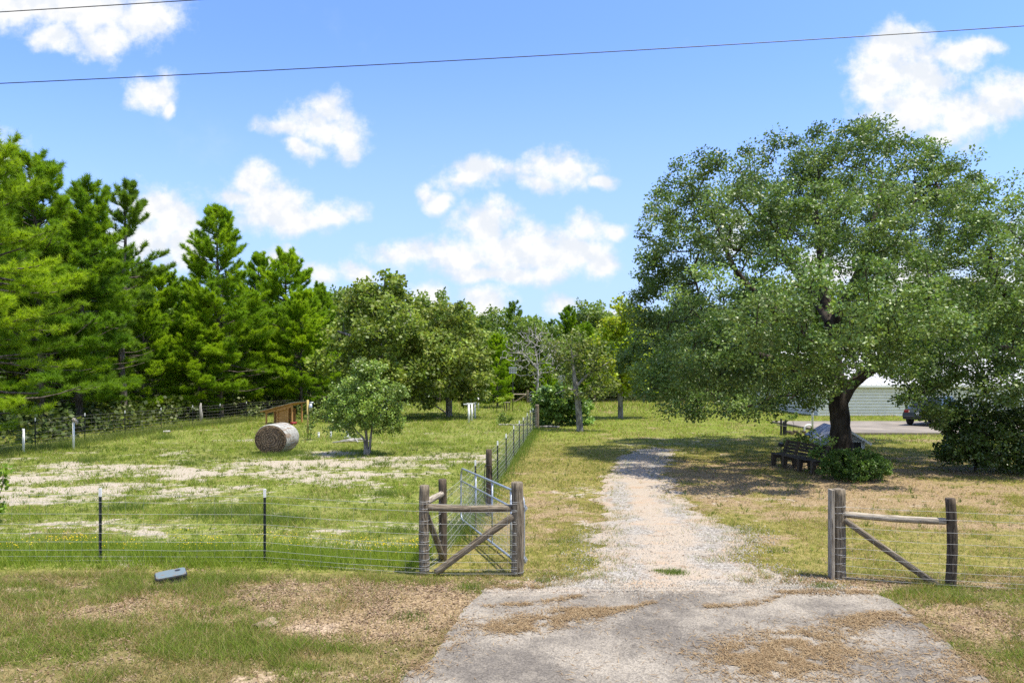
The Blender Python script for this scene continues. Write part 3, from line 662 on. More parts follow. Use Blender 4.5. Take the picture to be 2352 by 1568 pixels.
for src, px, d, rz, s, lb in [(tB, 185, 39, 2.9, .93, 'dense dark pine just right of the tall round topped pine'),
                              (tD, 165, 45, 1.1, .95, 'bright bushy pine filling the gap behind the left white fence poles'),
                              (tA, 20, 42, 4.0, .95, 'pine half hidden behind the nearest pine at the left edge'),
                              (tD, 375, 52, 3.3, .80, 'short bright pine between the thin topped pine and the cone shaped pine'),
                              (tB, 735, 68, 2.0, .80, 'last pine of the row, rising behind the olive broadleaf tree'),
                              (tA, 590, 64, 5.0, .93, 'tall pine just behind the cone shaped pine, on its right'),
                              (tD, 690, 56, .2, .72, 'low pine with bright boughs behind the wooden shelter'),
                              (tB, 430, 62, 4.4, .78, 'dark pine deep behind the short bright pine'),
                              (tC, 330, 60, .7, .80, 'slender dark pine deep in the row behind the thin topped pine'),
                              (tD, 225, 57, 5.3, .90, 'pine deep in the row between the dense dark pine and the thin topped pine'),
                              (tD, 60, 50, 1.7, 1.0, 'bright pine in the second row behind the tall round topped pine'),
                              (tB, 270, 66, 3.9, 1.0, 'dark pine far back in the row, left of the cone shaped pine'),
                              (tD, 560, 55, 2.9, .72, 'bright low pine at the right foot of the cone shaped pine'),
                              (tD, 455, 49, .9, .62, 'bright low pine at the left foot of the cone shaped pine'),
                              (tD, 330, 47, 3.0, .60, 'young bright pine at the foot of the thin topped pine'),
                              (tA, 125, 60, .9, 1.0, 'pine far back behind the left white fence poles'),
                              (tD, -120, 40, 2.6, 1.0, 'pine at the far left whose boughs just enter the frame')]:
    copy_tree(src, at(px, d), rz, s, lb, G1)
# young bright pine by the far gate
copy_tree(tD, at(1255, 58), 1.0, .30, 'young bright green pine beside the far metal gate', 'young pines by the far fence')
copy_tree(tD, at(1143, 66), 3.0, .50, 'narrow bright green pine behind the birdhouse', 'young pines by the far fence')

# --- far treeline
def bush_parts(h, w, n, per, size, ca, cb, crad=.5, trunk=.15, low=.12):
    L = [((w * .35 * math.cos(a), w * .35 * math.sin(a), h * (.5 + .22 * math.sin(3 * a))), (w * .38, w * .38, h * .30)) for a in np.linspace(0, 2 * PI, 6)[:-1]] + [((0, 0, h * .74), (w * .34, w * .34, h * .26)), ((0, 0, h * .35), (w * .45, w * .45, h * .28))]
    C = lobe_clumps(L, n, low, .4)
    br = grow([([(0, 0, 0), (0, .05, h * .3), (.1, 0, h * .8)], [trunk, trunk * .8, trunk * .2])], C, .012)
    lf = leaves(C, crad, per, size, mixcol(len(C), ca, cb)); return br, lf
def plant(name, label, cat_, loc, bp, leafm, bark, rz=0, group=None, parts=('trunk', 'crown')):
    t = thing(name, label, cat_, loc, rz, group); np_mesh(parts[0], *bp[0], bark, t, None, True); np_mesh(parts[1], bp[1][0], bp[1][1], leafm, t, bp[1][2]); return t
far_b = bush_parts(12, 8.5, 3.4, 70, .34, (.055, .085, .024), (.125, .165, .045), .85, .25)
tf = plant('broadleaf_tree', 'rounded dark green tree standing in the far treeline', 'tree', at(1085, 92), far_b, M['leaf'], M['bark_grey'], 0, 'trees of the far treeline')
G2 = 'trees of the far treeline'
LB = 'rounded dark green tree standing in the far treeline'; LP = 'tall pine standing in the far treeline'
for px, d, s in [(60, 88, 1.0), (160, 92, 1.05), (250, 86, .95), (340, 94, 1.05), (430, 88, .95), (520, 95, 1.0), (610, 88, .95), (700, 92, .95), (1010, 96, 1.0), (1045, 85, .85), (1120, 98, .95), (1150, 80, .75), (1215, 86, .8), (1345, 98, .98), (1372, 84, .82), (1410, 96, .95), (1290, 78, .55), (960, 80, .9), (900, 84, .95), (840, 82, .9), (780, 76, .9),
                 (1480, 92, 1.0), (1560, 88, .95), (1650, 92, 1.0), (1740, 88, 1.05), (1830, 94, 1.3), (1930, 90, 1.0), (2030, 96, 1.1), (2140, 92, 1.1), (2250, 96, 1.1), (2360, 90, 1.1)]:
    copy_tree(tf, at(px, d), rng.random() * 6, (s, s, s * (1.12 + .1 * rng.normal())), LB, G2)
for src, px, d, s, lb in [(tC, 1185, 90, .82, 'spiky pine in the far treeline, tallest left of the dead tree'), (tD, 1222, 96, .80, LP), (tB, 1302, 94, .82, 'flat topped pine in the far treeline, right of the dead tree'), (tC, 1268, 100, .72, LP), (tA, 1075, 100, .78, LP), (tD, 1395, 100, .8, LP), (tB, 1350, 78, .60, LP)]:
    copy_tree(src, at(px, d), rng.random() * 6, s, lb, G2)
# understorey and far wood, an uncountable mass
def undergrowth():
    n = 2600
    x = rng.uniform(-46, -15, n); y = 31 + rng.random(n) * 45
    ok = (x < -21.6 - .0 * y) & (y < 47) | (y >= 51) & (x < -12 + (y - 51) * .35)
    x, y = x[ok], y[ok]; z = .15 + rng.random(len(x)) ** 1.8 * (.5 + 1.3 * fbm(x * .3, y * .3, 3, 77))
    C1 = np.stack([x, y, z], 1); n2 = 3200
    x = rng.uniform(-40, 48, n2); y = 80.5 + rng.random(n2) * 16; z = .2 + rng.random(n2) ** 1.3 * (1.2 + 5 * fbm(x * .22, y * .1, 3, 78)) * sst(78, 90, y + 4)
    C2 = np.stack([x, y, z], 1)
    n3 = 2200; x = rng.uniform(-75, -24, n3); y = 60 + rng.random(n3) * 25; z = .2 + rng.random(n3) ** 1.2 * (1.2 + 5.5 * fbm(x * .2, y * .1, 3, 79)); C2 = np.concatenate([C2, np.stack([x, y, z], 1)])
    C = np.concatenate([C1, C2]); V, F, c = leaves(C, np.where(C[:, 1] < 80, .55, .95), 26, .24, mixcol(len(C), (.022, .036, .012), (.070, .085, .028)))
    o = np_mesh('undergrowth', V, F, M['leaf'], None, c); o['kind'] = 'stuff'; o['label'] = 'dense dark undergrowth filling the woods behind the fences'
undergrowth()

# --- shrubs
def shrub(name, label, D, L, ca, cb, dens, per, size, crad, mat='leaf', stem=.03, zmin=.03, inner=.35, group=None, up=.7, aspect=.42, bare=0, base_px=None, droop=0.):
    b = (X(base_px if base_px else L[0][0], D), D, 0.)
    lim = [([b, (b[0] + .03, D, L and max(.15, Z(L[0][1], D) * .6))], [stem, stem * .6])]
    return tree(name, label, 'shrub', b, plobes(D, L), lim, ca, cb, M[mat], M['bark'], dens=dens, per=per, size=size, crad=crad, zmin=zmin, rtip=.006, group=group, parts=('stems', 'foliage'), inner=inner, up=up, aspect=aspect, bare=bare, droop=droop)
shrub('vine_mound', 'large mound of glossy vines beside the leaning mottled trunk', 43.2, [(1290, 925, 55, 42, 0), (1262, 925, 36, 36, 0), (1325, 940, 32, 38, 0), (1290, 910, 45, 30, -.8), (1250, 955, 22, 22, 0), (1345, 965, 16, 14, 0), (1240, 940, 16, 14, -.3)],
      (.055, .10, .038), (.15, .215, .075), 34, 64, .18, .26, 'glossleaf', .06, .05, .6, droop=.5)
shrub('azalea_bush', 'low dense green bush in front of the oak trunk', 20.8, [(1965, 1066, 66, 34, 0), (1925, 1062, 36, 32, 0), (2005, 1072, 36, 28, 0), (1960, 1080, 74, 22, -.3), (1965, 1058, 60, 28, .5)],
      (.034, .068, .020), (.078, .125, .034), 210, 46, .055, .10, 'leaf', .02, .02, .65)
shrub('leggy_bush', 'loose light green bush between the bench and the low azalea', 22.2, [(1885, 1050, 22, 36, 0), (1872, 1085, 18, 20, -.2), (1895, 1020, 20, 18, .3)], (.08, .13, .04), (.17, .22, .08), 130, 26, .075, .14, 'leaf', .015, .02, .2)
shrub('leggy_bush', 'dark open bush of bare twigs right behind the bench', 25.2, [(1850, 1015, 26, 18, 0), (1820, 1015, 16, 12, 0), (1865, 1000, 12, 14, 0), (1835, 1005, 22, 20, .3)], (.04, .065, .025), (.09, .12, .04), 100, 18, .075, .16, 'leaf', .015, .05, .2)
shrub('camellia_bush', 'big dark dense shrub under the second oak', 22.6, [(2240, 990, 75, 62, 0), (2330, 980, 85, 72, 0), (2200, 1000, 42, 58, .4), (2290, 1025, 100, 42, -.8), (2410, 990, 80, 75, 0), (2270, 960, 70, 50, .6), (2225, 1045, 60, 26, -.3), (2330, 1050, 90, 28, -.6), (2420, 1045, 80, 30, -.4), (2180, 1030, 30, 32, 0)],
      (.022, .038, .014), (.052, .078, .024), 62, 60, .085, .22, 'glossleaf', .05, .03, .5)
shrub('sapling_bush', 'loose sapling beside the yellow pole', 33.5, [(712, 975, 13, 22, 0), (722, 955, 16, 20, 0), (708, 990, 10, 10, 0), (735, 945, 18, 14, 0)], (.07, .10, .035), (.14, .17, .06), 60, 18, .085, .2, 'leaf', .018, .05, .2)
shrub('garden_bush', 'small dark bush next to the sandy patch by the side fence', 43.8, [(1158, 958, 13, 13, 0), (1168, 962, 9, 9, 0), (1156, 966, 12, 7, -.3)], (.05, .08, .025), (.11, .15, .045), 40, 30, .12, .2, 'leaf', .02, .03, .3)
shrub('fence_bush', 'leafy bush sticking in at the left edge in front of the paddock', 14.6, [(-8, 1100, 22, 26, 0), (-20, 1150, 24, 30, 0), (-14, 1180, 18, 12, 0)], (.08, .14, .02), (.17, .24, .035), 150, 26, .075, .12, 'leaf', .015, .05, .2)
shrub('young_tree', 'yellow green sapling tied to a thin stake near the birdhouse', 57., [(1152, 915, 12, 7, 0), (1164, 912, 10, 7, 0), (1148, 920, 8, 5, 0)], (.14, .19, .02), (.24, .28, .04), 40, 24, .15, .25, 'leaf', .03, .3, .2, base_px=1141)
shrub('flower_bush', 'sprig of tall weeds beside the rock edged bed', 36.5, [(1822, 958, 10, 12, 0), (1830, 952, 6, 8, 0), (1812, 965, 7, 7, 0)], (.05, .09, .025), (.12, .17, .05), 90, 20, .075, .12, 'leaf', .012, .03, .2)

# ================================================================== GRASS AND LITTER
def scatter(y0, y1, dens, x0=None, x1=None):
    xa = -.80 * y1 - 1 if x0 is None else x0; xb = .80 * y1 + 1 if x1 is None else x1
    n = int(dens * (xb - xa) * (y1 - y0)); x = rng.uniform(xa, xb, n); y = rng.uniform(y0, y1, n)
    ok = np.abs(x) < .80 * y + 1; return x[ok], y[ok]
def blades(x, y, h, w, lean, cols):
    n = len(x); a = rng.random(n) * 2 * PI; la = rng.random(n) * 2 * PI; ln = lean * (.3 + rng.random(n))
    b = np.stack([x, y, gz(x, y) - .004], 1); s = np.stack([np.cos(a), np.sin(a), 0 * a], 1) * (w / 2)[:, None]
    tip = b + np.stack([np.cos(la) * ln * h, np.sin(la) * ln * h, h], 1)
    V = np.stack([b - s, b + s, tip], 1).reshape(-1, 3); F = np.arange(3 * n).reshape(n, 3)
    return V, F, np.repeat(cols, 3, 0)
def gpatch(x, y): return sst(.42, .60, fbm(x * .9, y * 1.5, 4, 130) + .22 * (fbm(x * 4, y * 5, 3, 131) - .5) + .10 * np.exp(-((y - 8.2) / .5) ** 2) + .12 * sst(10.2, 11, y))
def grass_cols(k, n, yv):
    t = rng.random((n, 1))
    pad = np.array([.13, .215, .018]) * (1 - t) + np.array([.285, .335, .055]) * t
    lawn = np.array([.145, .190, .022]) * (1 - t) + np.array([.285, .29, .07]) * t
    road = np.array([.120, .150, .025]) * (1 - t) + np.array([.27, .25, .09]) * t
    lf = sst(24, 38, k['y'])[:, None]; lawn = lawn * (1 - lf) + lf * (np.array([.135, .205, .016]) * (1 - t) + np.array([.25, .30, .04]) * t)
    gp = gpatch(k['x'], k['y'])[:, None]
    road = road * (1 - gp) + gp * (np.array([.115, .185, .018]) * (1 - t) + np.array([.24, .29, .055]) * t)
    c = pad * k['padd'][:, None] + lawn * k['lawn'][:, None] + road * k['road'][:, None]
    dry = (rng.random(n) < .10 + .12 * k['lawn'] + .28 * k['road'] * (1 - gp[:, 0]) + .5 * k['brown'])[:, None]
    straw = np.array([.30, .19, .09]) * (1 - t) + np.array([.46, .36, .20]) * t
    return np.where(dry, straw, c) * (.6 + .8 * rng.random((n, 1)))
def grass():
    parts = []
    for (y0, y1, dens, h0, h1, w, lean) in [(6.3, 11.0, 5600, .028, .095, .0070, 1.1), (11.0, 18, 1800, .03, .095, .009, 1.1), (18, 32, 520, .035, .10, .016, 1.1), (32, 58, 110, .06, .17, .030, 1.0), (58, 84, 30, .12, .32, .06, .8)]:
        x, y = scatter(y0, y1, dens); k = masks(x, y)
        cl = fbm(x * 1.3, y * 1.3, 4, 91); cf = fbm(x * 5, y * 5, 3, 92)
        p = (1 - .88 * sst(.25, .65, k['sand'] + .5 * (cf - .5))) * (1 - .80 * sst(.3, .75, k['brown'] + .6 * (cf - .5))) * (.35 + .65 * sst(.35, .6, cl)) * (.4 + .6 * sst(.35, .55, cf))
        l, r = drv_edges(y); dd = np.minimum(x - l, r - x)
        p = np.where((y > 9.85) & (y < 30.3) & (dd > 0), np.where(dd < .8, .75 * sst(.42, .60, cf) * np.clip(1 - dd / .8, 0, 1) ** .7, .05 * (cl > .54) * (cf > .52)), p)
        p = np.where(y < 10.8, np.clip(p * (.55 + 1.1 * gpatch(x, y)), 0, 1), p)
        p = np.where(in_apron(x, y, .02), 0, p); p = np.where(in_pad(x, y), 0, p)
        ok = rng.random(len(x)) < p; x, y = x[ok], y[ok]; k = {q: v[ok] for q, v in k.items()}; cl = cl[ok]
        h = (h0 + (h1 - h0) * rng.random(len(x)) ** 1.6) * (.6 + .8 * cl) * (1 + .6 * (y < 10.8) * gpatch(x, y)) * (1 + .7 * k['padd'] * sst(.48, .7, cl))
        parts.append(blades(x, y, h, w * (.7 + .6 * rng.random(len(x))), lean, grass_cols(k, len(x), y)))
    # taller growth along the front wire
    x, y = scatter(11.15, 13.2, 2400, -12, -1.45); k = masks(x, y); ok = rng.random(len(x)) < k['tall'] * (.4 + .6 * sst(.4, .6, fbm(x * 2, y * 2, 3, 95)))
    x, y = x[ok], y[ok]; n = len(x); t = rng.random((n, 1))
    parts.append(blades(x, y, .10 + .20 * rng.random(n) ** 1.5, .009 + .004 * rng.random(n), .7, np.array([.14, .23, .018]) * (1 - t) + np.array([.29, .35, .05]) * t))
    # scattered taller tufts in the paddock and along the side fence
    for (cx, cy, r, n, hh) in [(-6.6, 15.6, .9, 900, .28), (-5.2, 15.0, .7, 700, .26), (-9.3, 16.2, .6, 400, .25), (-3.4, 18.5, .5, 300, .25), (-7.6, 25.7, .4, 220, .3), (-4.6, 24.2, .5, 260, .25), (-9.0, 27.1, .9, 500, .22), (-9.5, 27.15, 1.1, 900, .20), (-8.7, 27.6, .5, 400, .25), (-11.5, 24.2, .35, 180, .3), (-15.5, 25.0, .5, 300, .35), (-19.4, 29.5, .9, 500, .4), (-17.3, 34, .7, 400, .4), (-12.6, 38, .8, 300, .4), (-4, 31, .7, 350, .3), (-8, 33.5, 1.2, 500, .35), (-5.7, 27.5, .9, 500, .22), (-2.4, 14.5, .4, 220, .2),
                               (2.62, 11.02, .22, 420, .10), (2.4, 11.12, .12, 160, .07), (4.7, 10.3, .25, 260, .09), (1.3, 11.8, .3, 160, .08), (1.0, 13.3, .35, 200, .1), (4.9, 14, .5, 280, .09), (4.95, 12.4, .35, 200, .08), (-.6, 10.3, .22, 200, .1), (.5, 10.6, .12, 90, .09), (-1.4, 9.0, .35, 330, .08), (-3.9, 8.6, .13, 200, .11)]:
        x = cx + rng.normal(size=n) * r * .5; y = cy + rng.normal(size=n) * r * .35; t = rng.random((n, 1))
        parts.append(blades(x, y, hh * (.4 + .6 * rng.random(n)), .010 + .008 * rng.random(n) * (cy > 14), .8, np.array([.09, .155, .022]) * (1 - t) + np.array([.20, .25, .06]) * t))
    x, y = scatter(6.4, 30, 9.0); k = masks(x, y); ok = ~in_apron(x, y) & ~in_drive(x, y) & (k['sand'] < .75) & (rng.random(len(x)) < .25 + .75 * k['padd']); wx, wy = x[ok], y[ok]; m = 9; nw = len(wx)
    x = np.repeat(wx, m) + rng.normal(size=nw * m) * .035; y = np.repeat(wy, m) + rng.normal(size=nw * m) * .035; hw = np.repeat(.06 + .15 * rng.random(nw) ** 2 * (.5 + .5 * (wy > 11)), m); t = np.repeat(rng.random((nw, 1)), m, 0)
    parts.append(blades(x, y, hw * (.5 + .6 * rng.random(nw * m)), .007 + .0006 * y, .75, (np.array([.085, .15, .018]) * (1 - t) + np.array([.27, .29, .08]) * t) * (.7 + .6 * rng.random((nw * m, 1)))))
    yy = rng.uniform(13, 40, 9000); xx = fence_x(yy) + rng.normal(size=9000) * .22; t = rng.random((9000, 1))
    parts.append(blades(xx, yy, .08 + .2 * rng.random(9000), .014 + 0 * xx, .7, np.array([.09, .16, .02]) * (1 - t) + np.array([.19, .25, .05]) * t))
    yy = rng.uniform(26, 48, 9000); xx = np.interp(yy, [24, 40, 48], [-20.6, -20.2, -18.6]) + rng.normal(size=9000) * .5 + .3; t = rng.random((9000, 1))
    parts.append(blades(xx, yy, .12 + .35 * rng.random(9000) ** 2, .02 + 0 * xx, .7, np.array([.10, .15, .025]) * (1 - t) + np.array([.21, .24, .07]) * t))
    V, F, c = cat(parts); o = np_mesh('grass', V, F, M['grass'], None, c); o['kind'] = 'stuff'; o['label'] = 'patchy green and straw coloured grass of paddock, lawn and verge'
grass()

def flat_bits(x, y, L, W, cols, tilt=.35, lift=.006, curl=.0):
    n = len(x); a = rng.random(n) * 2 * PI; nrm = unit(np.stack([rng.normal(size=n) * tilt, rng.normal(size=n) * tilt, np.ones(n)], 1))
    d = np.stack([np.cos(a), np.sin(a), 0 * a], 1); t = unit(d - nrm * (d * nrm).sum(1)[:, None]); s = np.cross(nrm, t)
    p = np.stack([x, y, gz(x, y) + lift + rng.random(n) * .015], 1); L = L[:, None]; W = W[:, None]
    V = np.stack([p - t * L / 2, p + s * W / 2, p + t * L / 2, p - s * W / 2], 1).reshape(-1, 3)
    return V, np.arange(4 * n).reshape(n, 4), np.repeat(cols, 4, 0)
def litter():
    parts = []
    for (y0, y1, dens, L) in [(6.3, 11.3, 2000, .045), (11.3, 26, 110, .06), (26, 34, 30, .08)]:
        x, y = scatter(y0, y1, dens); k = masks(x, y); l, r = ap_edges(y)
        p = (k['brown'] * .8 + .12 * k['road']) * (.25 + .75 * sst(.4, .6, fbm(x * 2.2, y * 2.2, 3, 97)))
        p = np.where(in_apron(x, y, .0), .10 * np.exp(-np.minimum(x - l, r - x) / .18), p); p = np.where(in_drive(x, y), .02, p)
        shade = np.exp(-(((x - 12.5) / 8) ** 2 + ((y - 23) / 6) ** 2)); p = np.maximum(p, .45 * shade * (k['lawn'] > .5) * ~in_drive(x, y) * sst(.4, .6, fbm(x * 1.5, y * 1.5, 3, 98)))
        ok = rng.random(len(x)) < p; x, y = x[ok], y[ok]; n = len(x); t = rng.random((n, 1))
        c = np.array([.13, .08, .048]) * (1 - t) + np.array([.38, .285, .19]) * t
        parts.append(flat_bits(x, y, L * (.5 + rng.random(n)), L * (.25 + .35 * rng.random(n)), c, .4))
    V, F, c = cat(parts); o = np_mesh('leaf_litter', V, F, M['litter'], None, c); o['kind'] = 'stuff'; o['label'] = 'brown dead leaves lying on the verge and under the oak'
litter()
def straw():
    parts = []
    def band(pts, w, n):
        pts = np.array(pts); i = rng.integers(0, len(pts) - 1, n); f = rng.random(n)[:, None]; p = pts[i] * (1 - f) + pts[i + 1] * f
        ww = np.interp(i + f[:, 0], np.arange(len(pts)), w); p = p + rng.normal(size=(n, 2)) * ww[:, None] * np.array([1.6, 1.0])
        k = rng.random(n) < sst(.25, .60, fbm(p[:, 0] * 5, p[:, 1] * 7, 4, 99)); return p[k]
    def px(*q): return [(X(a, DG(b)), DG(b)) for a, b in q]
    B = [band(px((1720, 1530), (1800, 1510), (1850, 1480)), [.22, .30, .26], 8500), band(px((1800, 1560), (1810, 1500), (1900, 1450), (2000, 1420), (2080, 1412)), [.26, .24, .15, .09, .07], 6500),
         band(px((1140, 1445), (1230, 1432), (1320, 1408), (1420, 1402)), [.10, .17, .13, .05], 6500), band(px((1120, 1392), (1250, 1385), (1330, 1368)), [.04, .05, .03], 1300), band(px((1620, 1395), (1720, 1390), (1790, 1370)), [.03, .05, .03], 800),
         band(px((2080, 1412), (2160, 1450), (2260, 1545)), [.12, .10, .10], 2200), band(px((1060, 1420), (1000, 1500), (930, 1560)), [.08, .08, .10], 1500), band(px((1430, 1400), (1500, 1385)), [.04, .03], 300),
         band(px((2010, 1362), (1900, 1360), (1790, 1362)), [.05, .08, .05], 1200), band(px((1110, 1350), (1250, 1345)), [.08, .06], 900), band(px((2200, 1550), (2320, 1560)), [.3, .3], 2500), band(px((40, 1480), (200, 1470)), [.3, .25], 1200)]
    sx_ = rng.uniform(-1.1, 5.2, 2600); sy_ = rng.uniform(6.2, 10.1, 2600); B.append(np.stack([sx_, sy_], 1)[in_apron(sx_, sy_, .05) & (rng.random(2600) < sst(.42, .6, fbm(sx_ * 1.3, sy_ * 1.6, 3, 141)))])
    p = np.concatenate(B); n = len(p); t = rng.random((n, 1))
    c = np.array([.19, .12, .06]) * (1 - t) + np.array([.36, .27, .155]) * t
    V, F, c = flat_bits(p[:, 0], p[:, 1], .05 + .09 * rng.random(n), .006 + .005 * rng.random(n), c, .22, .016)
    o = np_mesh('pine_straw', V, F, M['litter'], None, c); o['kind'] = 'stuff'; o['label'] = 'drifts of brown pine straw lying on the asphalt'
straw()
def stones():
    y = rng.uniform(9.95, 14.5, 9000); l, r = drv_edges(y); u = rng.random(9000); left = rng.random(9000) < .35
    x = np.where(left, l + rng.normal(size=9000) * .30, r + rng.normal(size=9000) * .28); m = rng.random(9000) < .35
    x = np.where(m, l + (r - l) * u, x); y = np.where(rng.random(9000) < .35, 10.2 + rng.normal(size=9000) * .22, y)
    ok = ~in_apron(x, y, .5); x, y = x[ok], y[ok]; n = len(x); s = (.008 + .014 * rng.random(n) ** 2)[:, None]
    tv = np.array([[1, 0, -.6], [-.5, .87, -.6], [-.5, -.87, -.6], [0, 0, .8]]); ang = rng.random(n) * 6.28
    ca, sa = np.cos(ang)[:, None], np.sin(ang)[:, None]
    vx = tv[None, :, 0] * ca - tv[None, :, 1] * sa; vy = tv[None, :, 0] * sa + tv[None, :, 1] * ca
    V = np.stack([x[:, None] + vx * s, y[:, None] + vy * s, gz(x, y)[:, None] + .014 + tv[None, :, 2] * s * .9], 2).reshape(-1, 3)
    q = np.array([[0, 1, 3], [1, 2, 3], [2, 0, 3]]); F = (np.arange(n)[:, None, None] * 4 + q[None]).reshape(-1, 3)
    t = rng.random((n, 1)); c = np.array([.14, .13, .115]) * (1 - t) + np.array([.40, .37, .32]) * t
    o = np_mesh('gravel', V, F, M['litter'], None, np.repeat(c, 4, 0)); o['kind'] = 'stuff'; o['label'] = 'loose grey and white gravel along the drive edges'
stones()
def flowers():
    x, y = scatter(11.9, 13.4, 520, -9.5, -1.5); ok = (rng.random(len(x)) < sst(.48, .62, fbm(x * 1.1, y * 2, 3, 120)) * np.exp(-((y - 12.5) / .45) ** 2)); x, y = x[ok], y[ok]; n = len(x)
    V, F, c = flat_bits(x, y, .014 + .012 * rng.random(n), .012 + .010 * rng.random(n), np.array([[.75, .55, .02]]) * (.8 + .4 * rng.random((n, 1))), .5, 0)
    V[:, 2] += np.repeat(.14 + .14 * rng.random(n), 4)
    o = np_mesh('wildflowers', V, F, M['litter'], None, c); o['kind'] = 'stuff'; o['label'] = 'tiny yellow wildflowers in the tall grass along the front wire'
flowers()

# ================================================================== FENCES
def pole(name, p0, p1, r0, r1, mat, parent, n=16, rough=.055, seg=16):
    p0 = Vector(p0); p1 = Vector(p1); L = (p1 - p0).length
    zs = list(np.linspace(0, L, seg)); zs = [zs[0]] + zs + [zs[-1]]
    V = []; ph = rng.random() * 9; ax = rng.normal(size=2) * .006
    base = 1 + rough * rng.normal(size=n) * .8
    for i, z in enumerate(zs):
        r = r0 + (r1 - r0) * z / L; b = .90 if i in (0, len(zs) - 1) else 1.
        ring = base * (1 + rough * .4 * rng.normal(size=n)); bx = ax * math.sin(PI * z / L) * 2
        for k in range(n): V.append((math.cos(2 * PI * k / n) * r * ring[k] * b + bx[0], math.sin(2 * PI * k / n) * r * ring[k] * b + bx[1], z + (0 if 0 < i < len(zs) - 1 else (.006 if i else -.006))))
    F = [(i * n + k, i * n + (k + 1) % n, (i + 1) * n + (k + 1) % n, (i + 1) * n + k) for i in range(len(zs) - 1) for k in range(n)]
    F += [tuple(range(n))[::-1], tuple((len(zs) - 1) * n + k for k in range(n))]
    mb = MB(); mb.add(V, F); o = mb.build(name, mat, parent, smooth=True)
    for p in o.data.polygons:
        if len(p.vertices) > 4: p.use_smooth = False
    off = Vector(parent.location) if parent is not None else Vector((0, 0, 0))
    o.location = p0 - off; o.rotation_mode = 'QUATERNION'; o.rotation_quaternion = (p1 - p0).normalized().to_track_quat('Z', 'Y')
    return o
def wraps(post, r, hs):
    for h in hs:
        mb = MB(); a0 = rng.random() * 6; tilt = rng.normal() * .012
        mb.tube([(math.cos(a) * (r + .004), math.sin(a) * (r + .004), h + tilt * math.cos(a - a0)) for a in np.linspace(0, 2 * PI, 15)], .0035, 4, False)
        mb.build('wire_wrap', M['wire'], post)
WH = [.05, .12, .23, .37, .51, .67, .84, 1.04, 1.16]
def tpost(parent, x, y, h=1.27, s=1., col='tpost'):
    z0 = float(gz(x, y)); off = Vector(parent.location)
    mb = MB(); w = .042 * s; t = .012 * s
    for zc, zl in ((z0 + (h - .14) / 2 - .05, h - .14 + .1),):
        mb.box((x, y, zc), (w, t, zl)); mb.box((x, y + .022 * s, zc), (t, .034 * s, zl))
    for q in np.arange(.1, h - .2, .055): mb.box((x, y - .009 * s, z0 + q), (w * .5, .009, .02))
    o = mb.build('t_post', M[col], parent, off)
    mc = MB(); mc.box((x, y, z0 + h - .07), (w + .002, t + .002, .14)); mc.box((x, y + .022 * s, z0 + h - .07), (t + .002, .034 * s, .14)); mc.build('white_tip', M['white'], o, off)
    return o
def wire_panel(parent, pts, hs, vstep, rw, rv, mat='wire', sag=.008):
    """woven wire running through pts (x, y) at the given heights"""
    mb = MB(); off = Vector(parent.location)
    for h in hs:
        path = []
        for i in range(len(pts) - 1):
            (x0, y0), (x1, y1) = pts[i], pts[i + 1]; L = math.hypot(x1 - x0, y1 - y0); k = max(3, int(L / .6)); ph = rng.random() * 6
            for j in range(k):
                f = j / k; x = x0 + (x1 - x0) * f; y = y0 + (y1 - y0) * f
                path.append((x, y, float(gz(x, y)) + h - sag * math.sin(PI * f) * (1 + .5 * math.sin(ph)) + rng.normal() * .002))
        x, y = pts[-1]; path.append((x, y, float(gz(x, y)) + h)); mb.tube(path, rw, 4, False)
    for i in range(len(pts) - 1):
        (x0, y0), (x1, y1) = pts[i], pts[i + 1]; L = math.hypot(x1 - x0, y1 - y0)
        for q in np.arange(vstep * .5, L, vstep):
            f = q / L; x = x0 + (x1 - x0) * f; y = y0 + (y1 - y0) * f; g = float(gz(x, y)); e = rng.normal() * .006
            mb.tube([(x, y, g + hs[0]), (x + e, y, g + hs[-1])], rv, 3, False)
    return mb.build('woven_wire', M[mat], parent, off)

# --- front fence left of the gate
t = thing('wire_fence', 'front paddock wire fence ending in a wooden H brace at the open gate', 'fence', (-1.42, 11.05, 0))
pc = pole('corner_post', (-1.42, 11.05, -.05), (-1.42, 11.05, 1.405), .080, .078, M['wood'], t); wraps(pc, .081, [h + .05 for h in WH])
pg = pole('gate_post', (.085, 11.0, -.05), (.085, 11.0, 1.465), .103, .098, M['wood'], t); wraps(pg, .103, [h + .05 for h in WH])
pole('brace_rail', (-1.345, 11.05, 1.055), (-.01, 11.0, 1.05), .056, .056, M['wood'], t)
pole('diagonal_brace', (-1.22, 10.98, .02), (.02, 10.95, .93), .055, .055, M['wood'], t)
for px, d in ((230, 11.6), (608, 11.62)): tpost(t, X(px, d), d)
wire_panel(t, [(-13.5, 11.9), (-9.85, 11.64), (-7.0, 11.58), (-4.21, 11.60), (-1.42, 10.96), (.085, 10.89)], WH, .30, .0024, .0012)
